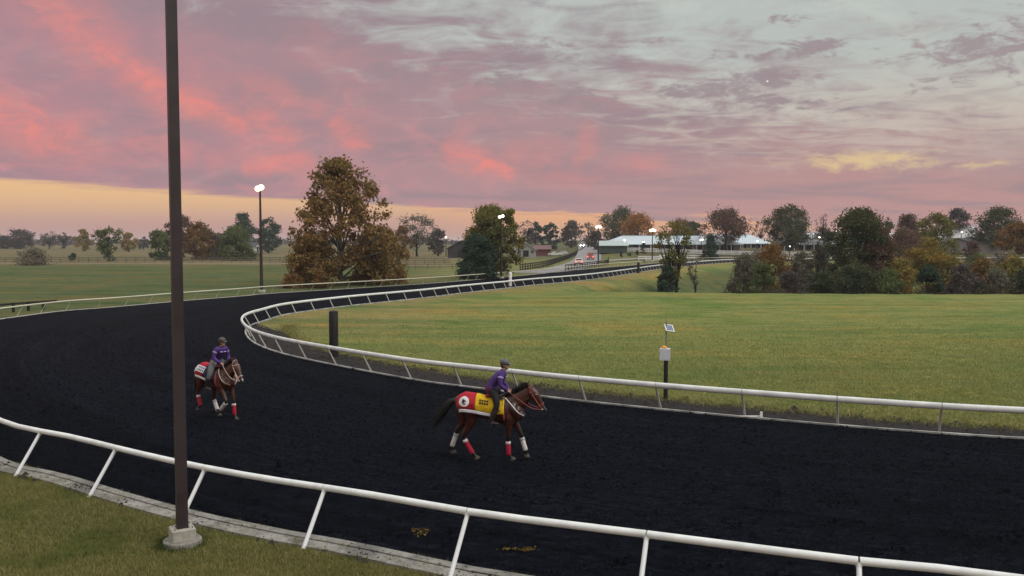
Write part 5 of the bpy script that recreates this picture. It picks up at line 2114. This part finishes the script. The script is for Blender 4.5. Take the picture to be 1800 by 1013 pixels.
# gaits: chains run from shoulder or hip to hoof
LEGS_A = [
    [(.24, -.10, 1.28, .11, .16), (.17, -.145, 1.00, .085, .115), (.155, -.15, .78, .058, .072), (.155, -.15, .56, .050, .054), (.152, -.15, .50, .040, .044), (.153, -.15, .34, .031, .036), (.165, -.15, .19, .038, .044), (.21, -.15, .115, .033, .037), (.245, -.15, .075, .040, .044)],
    [(.28, .10, 1.28, .11, .16), (.25, .145, 1.02, .085, .115), (.36, .15, .80, .058, .072), (.45, .15, .60, .050, .054), (.465, .15, .54, .040, .044), (.505, .15, .39, .031, .036), (.55, .15, .24, .038, .044), (.575, .15, .15, .033, .037), (.585, .15, .10, .040, .044)],
    [(-.90, -.09, 1.36, .16, .22), (-.78, -.135, 1.08, .13, .17), (-.87, -.15, .82, .075, .095), (-.985, -.15, .62, .050, .064), (-.955, -.15, .52, .042, .052), (-.86, -.15, .36, .034, .041), (-.765, -.15, .20, .042, .047), (-.70, -.15, .125, .034, .038), (-.665, -.15, .078, .040, .044)],
    [(-.95, .09, 1.36, .16, .22), (-.90, .135, 1.10, .13, .17), (-1.04, .15, .88, .075, .095), (-1.19, .15, .70, .050, .064), (-1.22, .15, .60, .042, .052), (-1.28, .15, .44, .034, .041), (-1.325, .15, .29, .042, .047), (-1.31, .15, .20, .034, .038), (-1.30, .15, .145, .040, .044)],
]
TAIL_A = [(-1.14, 0, 1.47), (-1.27, 0, 1.46), (-1.42, .02, 1.33), (-1.57, .03, 1.13), (-1.70, .03, .95), (-1.78, .03, .82)]
LEGS_B = [
    [(.24, -.10, 1.28, .11, .16), (.20, -.145, 1.00, .085, .115), (.32, -.15, .82, .058, .072), (.42, -.15, .64, .050, .054), (.40, -.15, .58, .040, .044), (.28, -.15, .47, .031, .036), (.15, -.15, .36, .038, .044), (.07, -.15, .33, .033, .037), (.02, -.15, .30, .040, .044)],
    [(.28, .10, 1.28, .11, .16), (.25, .145, 1.02, .085, .115), (.32, .15, .80, .058, .072), (.37, .15, .58, .050, .054), (.375, .15, .52, .040, .044), (.385, .15, .36, .031, .036), (.40, .15, .20, .038, .044), (.45, .15, .125, .033, .037), (.485, .15, .080, .040, .044)],
    [(-.95, -.09, 1.36, .16, .22), (-.92, -.135, 1.12, .13, .17), (-1.00, -.15, .92, .075, .095), (-1.10, -.15, .76, .050, .064), (-1.09, -.15, .66, .042, .052), (-1.02, -.15, .50, .034, .041), (-.98, -.15, .36, .042, .047), (-1.03, -.15, .29, .034, .038), (-1.07, -.15, .24, .040, .044)],
    [(-.88, .09, 1.36, .16, .22), (-.66, .135, 1.08, .13, .17), (-.66, .15, .82, .075, .095), (-.70, .15, .60, .050, .064), (-.67, .15, .50, .042, .052), (-.58, .15, .35, .034, .041), (-.50, .15, .20, .042, .047), (-.44, .15, .125, .034, .038), (-.41, .15, .078, .040, .044)],
]
TAIL_B = [(-1.14, 0, 1.47), (-1.25, 0, 1.46), (-1.33, .02, 1.30), (-1.37, .03, 1.08), (-1.39, .03, .88), (-1.40, .03, .72)]

hA = at(862, 806)
HA = Vector((hA.x + .32, hA.y - .10, 0.0))
RZA = R(-7)
horse('dark bay horse cantering under a red and yellow saddle cloth', HA, RZA, (.046, .0125, .0075), (.007, .005, .005), LEGS_A,
      [(0, 'red'), (1, 'white'), (2, 'red'), (3, 'white')], TAIL_A, cloth_yellow, LEATHER_RED, WHITE_CLOTH, mane_up=.06)
hB = at(386, 738)
HB = Vector((hB.x + .08, hB.y + .05, 0.0))
RZB = R(-38)
horse('bright bay horse with white star jogging beyond the tall brown pole', HB, RZB, (.062, .018, .010), (.009, .006, .005), LEGS_B,
      [(0, 'white'), (1, 'red'), (2, 'red'), (3, 'white')], TAIL_B, cloth_white, LEATHER_PALE, LEATHER_PALE, star=True)

SKIN = mat('skin', (.42, .24, .17), .55, .3, var=.06, vscale=20)
PURPLE = mat('purple_jacket', (.062, .028, .150), .65, .25, var=.12, vscale=9)
PURPLE_PALE = mat('pale_purple', (.36, .29, .50), .7, .2)


def rider(label, loc, rz, trousers, helmet_m, back_m, look, back_patch=None):
    t = thing('person', label, 'person', loc + Matrix.Rotation(rz, 3, 'Z') @ Vector((-.09, 0, 0)), rz)
    lx = .13                                             # forward lean
    hip = (-.20, 1.77)
    sh = (-.06 + lx, 2.20)
    # ---- one continuous body
    def torso(mb, g=0.0):
        limb(mb, [(-.22, 0, 1.70, .165 + g, .115 + g), (hip[0], 0, 1.79, .165 + g, .12 + g), (-.16, 0, 1.92, .140 + g, .105 + g), (-.10 + lx * .4, 0, 2.06, .165 + g, .118 + g),
                  (sh[0], 0, 2.18, .155 + g, .10 + g), (sh[0] + .025, 0, 2.245, .085 + g, .07 + g)], 16)
        for sy in (-1, 1):
            limb(mb, [(sh[0], sy * .10, 2.20, .06 + g), (sh[0], sy * .185, 2.165, .062 + g)], 10)

    def arm(mb, sy, g=0.0, hand=True):
        limb(mb, [(sh[0], sy * .17, 2.17, .058 + g), (sh[0] - .01, sy * .225, 2.06, .050 + g), (sh[0] + .0, sy * .245, 1.92, .044 + g), (sh[0] + .09, sy * .20, 1.84, .040 + g), (.20, sy * .115, 1.765, .030 + g)], 10)
        if hand:
            limb(mb, [(.19, sy * .115, 1.765, .028, .03), (.235, sy * .10, 1.75, .038, .024), (.275, sy * .09, 1.735, .036, .022)], 8)
            for k in range(4):
                ln = (.85, 1.0, .95, .78)[k]
                z = 1.762 - .019 * k
                limb(mb, [(.268, sy * .098, z, .0095), (.268 + .032 * ln, sy * .088, z - .004, .009), (.268 + .030 * ln, sy * .062, z - .008, .0085), (.268 + .006, sy * .056, z - .01, .0075)], 6, side=(0, 0, 1), k=3)
            limb(mb, [(.235, sy * .085, 1.772, .012), (.262, sy * .068, 1.782, .010), (.282, sy * .066, 1.778, .008)], 6, k=3)

    def leg(mb, sy, g=0.0):
        limb(mb, [(-.19, sy * .09, 1.76, .095 + g), (-.10, sy * .20, 1.70, .092 + g), (-.04, sy * .30, 1.56, .080 + g), (-.02, sy * .345, 1.44, .064 + g), (-.05, sy * .365, 1.34, .058 + g),
                  (-.11, sy * .375, 1.20, .054 + g), (-.16, sy * .375, 1.06, .038 + g)], 12)

    def foot(mb, sy, g=0.0):
        limb(mb, [(-.20, sy * .375, .99, .034 + g), (-.14, sy * .377, 1.00, .040 + g, .045 + g), (-.05, sy * .385, .985, .042 + g, .034 + g), (.03, sy * .392, .985, .030 + g, .022 + g)], 10)

    hc = Vector((sh[0] + .075, 0, 2.395))
    q = Matrix.Rotation(look, 4, 'Z')

    def hp(x, y, z):
        v = q @ Vector((x, y, z))
        return (hc.x + v.x, hc.y + v.y, hc.z + v.z)
    mb = MB()
    torso(mb)
    for sy in (-1, 1):
        arm(mb, sy)
        leg(mb, sy)
        foot(mb, sy)
    limb(mb, [(sh[0] + .01, 0, 2.20, .058), (sh[0] + .05, 0, 2.32, .052)], 12)
    mb.ball(hc, (.078, .078, .078), 14, 10)
    mb.ball(hp(-.01, 0, .045), (.098, .078, .075), 14, 10)
    mb.ball(hp(.045, 0, -.06), (.050, .050, .055), 12, 8)                     # jaw
    limb(mb, [(*hp(.080, 0, .025), .012), (*hp(.100, 0, -.012), .017), (*hp(.085, 0, -.028), .014)], 8)   # nose
    for sy in (-1, 1):
        mb.ball(hp(.068, sy * .032, -.022), (.022, .022, .022), 8, 6)       # cheeks
        limb(mb, [(*hp(-.005, sy * .078, .012), .012, .022), (*hp(-.012, sy * .088, -.012), .008, .018)], 8)   # ears
    limb(mb, [(*hp(.082, -.018, -.055), .009), (*hp(.092, 0, -.053), .011), (*hp(.082, .018, -.055), .009)], 6)   # lips
    remesh(mb, 'body', SKIN, .0075, t, 3)
    for sy in (-1, 1):
        e = MB()
        e.ball(hp(.082, sy * .030, .012), (.012, .012, .009), 8, 6)
        e.build('eye', EYE, t, True, world=False)
        e = MB()
        limb(e, [(*hp(.080, sy * .046, .030), .005), (*hp(.092, sy * .028, .036), .006), (*hp(.094, sy * .014, .032), .005)], 6)
        e.build('eyebrow', LEATHER_DARK, t, True, world=False)
    mb = MB()
    mb.ball(hp(-.055, 0, -.015), (.055, .074, .075), 12, 8)
    mb.build('hair', mat('dark_hair', (.02, .014, .010), .6, .3), t, True, world=False)
    # ---- clothes
    mb = MB()
    torso(mb, .022)
    for sy in (-1, 1):
        arm(mb, sy, .016, False)
    limb(mb, [(sh[0] + .01, 0, 2.22, .072), (sh[0] + .035, 0, 2.285, .066)], 12)
    remesh(mb, 'jacket', PURPLE, .012, t, 4)
    for sy in (-1, 1):
        mb = MB()
        limb(mb, [(sh[0] - .008, sy * .20, 2.125, .072), (sh[0] - .012, sy * .215, 2.09, .071)], 12)
        mb.build('sleeve_band', PURPLE_PALE, t, True, world=False)
        mb = MB()
        limb(mb, [(.165, sy * .135, 1.785, .046), (.20, sy * .117, 1.765, .046)], 10)
        mb.build('cuff', mat('cuff_dark', (.02, .012, .03), .7, .2), t, True, world=False)
    mb = MB()
    for z, w in ((2.125, .16), (2.115, .16)):
        pass
    limb(mb, [(sh[0] + .112, -.10, 2.11, .014, .02), (sh[0] + .132, 0, 2.105, .014, .02), (sh[0] + .112, .10, 2.11, .014, .02)], 8)
    mb.build('chest_print', PURPLE_PALE, t, True, world=False)
    mb = MB()
    limb(mb, [(-.235, 0, 1.735, .185, .14), (-.215, 0, 1.79, .188, .145), (-.20, 0, 1.835, .178, .135)], 16)
    mb.build('jacket_hem', back_m, t, True, world=False)
    mb = MB()
    for sy in (-1, 1):
        leg(mb, sy, .014)
    limb(mb, [(-.23, 0, 1.69, .17, .12), (-.20, 0, 1.76, .178, .13)], 14)
    remesh(mb, 'trousers', trousers, .012, t, 4)
    for sy in (-1, 1):
        mb = MB()
        limb(mb, [(-.05, sy * .366, 1.32, .074), (-.11, sy * .376, 1.19, .072), (-.16, sy * .377, 1.05, .056), (-.17, sy * .377, 1.0, .05)], 12)
        foot(mb, sy, .012)
        remesh(mb, 'boot', LEATHER_DARK, .012, t, 3)
    # helmet with peak, cover button and chin strap
    mb = MB()
    mb.ball(hp(-.012, 0, .068), (.122, .104, .098), 16, 12)
    limb(mb, [(*hp(.06, 0, .050), .088, .014), (*hp(.125, 0, .038), .074, .010), (*hp(.160, 0, .022), .04, .006)], 12, side=tuple(q @ Vector((0, 1, 0))))
    mb.build('helmet', helmet_m, t, True, world=False)
    mb = MB()
    mb.ball(hp(-.012, 0, .168), (.016, .016, .010), 8, 6)
    mb.build('helmet_button', helmet_m, t, True, world=False)
    strap('chin_strap', [hp(.01, -.088, .01), hp(.045, -.06, -.085), hp(.055, 0, -.118), hp(.045, .06, -.085), hp(.01, .088, .01)], .007, LEATHER_DARK, t)
    return t


rider('rider in purple jacket, black trousers and dark grey helmet on the dark bay horse', HA + Vector((0, 0, .005)), RZA, mat('black_trousers', (.012, .011, .013), .7, .2), mat('grey_helmet', (.085, .085, .095), .5, .35), mat('maroon_hem', (.10, .015, .05), .7, .2), R(-6))
rider('rider in purple jacket and grey trousers on the bright bay horse', HB + Vector((0, 0, .005)), RZB, mat('grey_trousers', (.13, .13, .13), .75, .2, var=.1, vscale=10), mat('brown_helmet', (.060, .052, .050), .5, .35, var=.4, vscale=25), mat('pink_hem', (.40, .03, .07), .7, .2), R(8))

# ------------------------------------------------------------------ grass, clods and litter
def grass_patch(name, label, X, Y, h, w, m, rng, z=None, clumpy=.09):
    n = len(X)
    Z = height(X, Y) - .005 if z is None else np.full(n, z)
    a = rng.uniform(0, 2 * math.pi, n)
    hh = h * rng.uniform(.45, 1.25, n)
    if clumpy:
        cell = np.floor(X / clumpy + .6 * np.sin(Y * 7)) * 131 + np.floor(Y / clumpy + .6 * np.sin(X * 6)) * 977
        rr = np.modf(np.abs(np.sin(cell * 12.9898) * 43758.5453))[0]
        hh = hh * (.45 + 1.1 * rr)
    ww = w * rng.uniform(.6, 1.3, n)
    lx, ly = rng.normal(0, .45, n) * hh, rng.normal(0, .45, n) * hh
    ca, sa = np.cos(a) * ww / 2, np.sin(a) * ww / 2
    V = np.stack([np.stack([X - ca, Y - sa, Z], 1), np.stack([X + ca, Y + sa, Z], 1), np.stack([X + lx, Y + ly, Z + hh], 1)], 1).reshape(-1, 3)
    F = np.arange(3 * n).reshape(n, 3)
    o = np_mesh(name, V, F, m)
    tag(o, label, 'grass', kind='stuff')
    return o


def grass_leaf(name, cols, green, nsc=.55):
    if name in MATS:
        return MATS[name]
    m = bpy.data.materials.new(name)
    m.use_nodes = True
    t = NT(m.node_tree)
    t.n.clear()
    rnd = t.new('ShaderNodeNewGeometry').outputs['Random Per Island']
    co = t.new('ShaderNodeTexCoord').outputs['Object']
    c = t.ramp(rnd, [((i + .5) / len(cols), q) for i, q in enumerate(cols)])
    g = t.ramp(rnd, [((i + .5) / len(green), q) for i, q in enumerate(green)])
    c = t.mix(t.step(t.noise(co, nsc, 4, .6), .50, .64), c, g)
    d = t.new('ShaderNodeBsdfDiffuse')
    t.l.new(c, d.inputs[0])
    tr = t.new('ShaderNodeBsdfTranslucent')
    t.l.new(c, tr.inputs[0])
    mx = t.new('ShaderNodeMixShader')
    mx.inputs[0].default_value = .25
    t.l.new(d.outputs[0], mx.inputs[1])
    t.l.new(tr.outputs[0], mx.inputs[2])
    o = t.new('ShaderNodeOutputMaterial')
    t.l.new(mx.outputs[0], o.inputs[0])
    MATS[name] = m
    return m


def scatter():
    rng = np.random.default_rng(42)
    bank = grass_leaf('bank_grass', [(.235, .215, .078), (.175, .178, .056), (.34, .30, .14), (.115, .140, .038), (.185, .155, .060)],
                      [(.125, .155, .040), (.095, .130, .034), (.16, .175, .052), (.19, .18, .065)])
    field = grass_leaf('infield_grass', [(.29, .29, .11), (.235, .265, .09), (.34, .31, .14), (.19, .225, .075)], [(.21, .255, .085), (.17, .215, .072), (.245, .275, .10)], .25)
    # bank this side of the gutter
    X = rng.uniform(-17, 3, 900000)
    Y = rng.uniform(8.5, 23, 900000)
    px = 900 + X / Y * FPX
    k = (px > -120) & (px < 1000) & ((425 + CAM_H * FPX / Y) < 1090)
    X, Y = X[k], Y[k]
    k = ~in_poly(X, Y, OUT_POLY)
    X, Y = X[k], Y[k]
    d = dist_to(X, Y, OUT)
    wob = .05 * np.sin(X * 5.1) + .04 * np.sin(X * 13 + 1)
    k = d > .53 + wob - .10 * (rng.uniform(0, 1, len(X)) < .25)
    X, Y = X[k], Y[k]
    k = (X - pc.x) ** 2 + (Y - pc.y) ** 2 > .335 ** 2
    X, Y = X[k], Y[k]
    grass_patch('grass', 'short brownish grass of the bank round the pole footing', X, Y, .070, .012, bank, rng)
    # taller tufts round the footing
    a = rng.uniform(0, 6.283, 1500)
    r = .345 + np.abs(rng.normal(0, .07, 1500))
    k = rng.uniform(0, 1, 1500) < .35 + .65 * (np.cos(a - 3.3) > .2)
    grass_patch('grass', 'greener tufts growing tight round the pole footing', pc.x + r[k] * np.cos(a[k]), pc.y + r[k] * np.sin(a[k]), .11, .014,
                grass_leaf('tuft_grass', [(.05, .08, .02), (.07, .095, .028), (.04, .065, .018)], [(.09, .10, .03), (.05, .075, .02)]), rng)
    # infield, thick near the rail and thinning out
    n = 420000
    Y = 24 + np.abs(rng.normal(0, 1, n)) * 17
    X = rng.uniform(-.64, .64, n) * Y * 1.05
    k = in_poly(X, Y, IN_POLY)
    X, Y = X[k], Y[k]
    d = dist_to(X, Y, IN)
    w_here = np.interp(X, [-14, 24], [2.4, .95]) * (Y < 56) + .15
    k = d > w_here + rng.normal(0, .14, len(X))
    X, Y = X[k], Y[k]
    grass_patch('grass', 'mown infield grass behind the white curving rail', X, Y, .085, .032, field, rng, clumpy=.3)
    # longer pale fringe along the cinder margin
    i = rng.integers(0, len(IN) - 1, 60000)
    w_i = np.interp(IN[i, 0], [-14, 24], [2.4, .95])
    o = w_i + np.abs(rng.normal(0, .28, len(i))) - .05
    P = IN[i] + IN_N[i] * o[:, None] + rng.normal(0, .3, (len(i), 2))
    k = (IN[i, 1] < 56) & (IN[i, 0] < 40) & (np.arange(len(i)) >= 0)
    P = P[k]
    k = in_poly(P[:, 0], P[:, 1], IN_POLY) & (dist_to(P[:, 0], P[:, 1], IN) > .8)
    P = P[k]
    grass_patch('grass', 'longer yellowed grass fringe along the cinder margin', P[:, 0], P[:, 1], .13, .022, grass_leaf('fringe_grass', [(.18, .145, .05), (.15, .13, .045), (.21, .17, .07)], [(.12, .125, .04), (.14, .13, .045)]), rng)

    # clods of track surface
    def clods(name, label, X, Y, s, m, zb=0.0, kind='stuff', cat='clods'):
        n = len(X)
        s = s * np.exp(rng.normal(-.1, .5, n))
        a = rng.uniform(0, 2 * math.pi, n)
        V = []
        for q in range(3):
            V.append(np.stack([X + s * np.cos(a + q * 2.094) * rng.uniform(.7, 1.2, n), Y + s * np.sin(a + q * 2.094) * rng.uniform(.7, 1.2, n), np.full(n, zb - .005)], 1))
        V.append(np.stack([X + rng.normal(0, .2, n) * s, Y + rng.normal(0, .2, n) * s, zb + s * rng.uniform(.5, .9, n)], 1))
        V = np.stack(V, 1).reshape(-1, 3)
        b = np.arange(n) * 4
        F = np.concatenate([np.stack([b, b + 1, b + 3], 1), np.stack([b + 1, b + 2, b + 3], 1), np.stack([b + 2, b, b + 3], 1)])
        o = np_mesh(name, V, F, m)
        tag(o, label, cat, kind=kind)
        return o

    n = 130000
    Y = 11 + np.abs(rng.normal(0, 1, n)) * 20
    X = rng.uniform(-.66, .66, n) * Y
    k = in_poly(X, Y, OUT_POLY) & ~in_poly(X, Y, IN_POLY)
    X, Y = X[k], Y[k]
    clods('track_clods', 'loose black clods and hoof marks over the track', X, Y, .026, mat('clod_black', (.0040, .0050, .0080), .85, .012, var=.85, vscale=1.5))
    # dark crumbs spilled over the gutter and margin
    i = rng.integers(0, len(NEAR_A) - 1, 15000)
    o = rng.uniform(.02, .55, len(i))
    P = NEAR_A[i] + NEAR_N[i] * o[:, None] + rng.normal(0, .35, (len(i), 2))
    k = (np.sin(P[:, 0] * 1.9) + np.sin(P[:, 0] * .7 + 2) + rng.normal(0, .5, len(P))) > .35
    P = P[k]
    dd = dist_to(P[:, 0], P[:, 1], OUT)
    k = ~in_poly(P[:, 0], P[:, 1], OUT_POLY) & (dd < .55)
    P = P[k]
    clods('kerb_crumbs', 'black crumbs lying on the concrete gutter', P[:, 0], P[:, 1], .022, mat('crumb_black', (.02, .018, .017), .9, .1), .024, cat='crumbs')
    i = rng.integers(0, len(ci), 9000)
    A, NNs, ww = IN[ci], IN_N[ci], wid[ci]
    P = A[i] + NNs[i] * (rng.uniform(.15, 1.0, len(i)) * ww[i])[:, None] + rng.normal(0, .2, (len(i), 2))
    k = in_poly(P[:, 0], P[:, 1], IN_POLY)
    P = P[k]
    clods('cinder_lumps', 'dark lumps along the cinder margin', P[:, 0], P[:, 1], .045, mat('lump_dark', (.030, .026, .026), .95, .1, var=.6, vscale=2), -.01)
    # soil lip between gutter and bank
    i = rng.integers(0, len(NEAR_A) - 1, 6000)
    P = NEAR_A[i] + NEAR_N[i] * (.53 + np.abs(rng.normal(0, .05, len(i))))[:, None] + rng.normal(0, .3, (len(i), 2))
    dd = dist_to(P[:, 0], P[:, 1], OUT)
    P = P[(dd > .51) & (dd < .70) & ~in_poly(P[:, 0], P[:, 1], OUT_POLY)]
    clods('soil_lip', 'dark broken soil edge between the gutter and the grass', P[:, 0], P[:, 1], .040, mat('soil_edge', (.030, .025, .020), .95, .1), -.02)

    # two scatters of yellow leaf litter on the track
    straw = leafmat('straw', [(.17, .115, .028), (.11, .075, .024), (.08, .055, .02), (.22, .155, .045)], None, trans=.15)
    for label, px_, py_, sx, sy, n in (('small scatter of yellow leaves on the black track', 738, 935, .24, .17, 90), ('wider scatter of yellow leaves on the black track near the rail', 912, 968, .30, .13, 120)):
        p = at(px_, py_)
        cl = rng.normal(0, .6, (9, 2)) * np.array((sx, sy))
        j = rng.integers(0, 9, n)
        C = np.column_stack([p.x + cl[j, 0] + rng.normal(0, .05, n) , p.y + cl[j, 1] + rng.normal(0, .04, n), rng.uniform(.012, .035, n)])
        V, F = leaf_quads(C, .045, rng)
        V[:, 2] = np.maximum(V[:, 2], .004)
        o = np_mesh('leaf_litter', V, F, straw)
        tag(o, label, 'leaves', kind='stuff')


scatter()
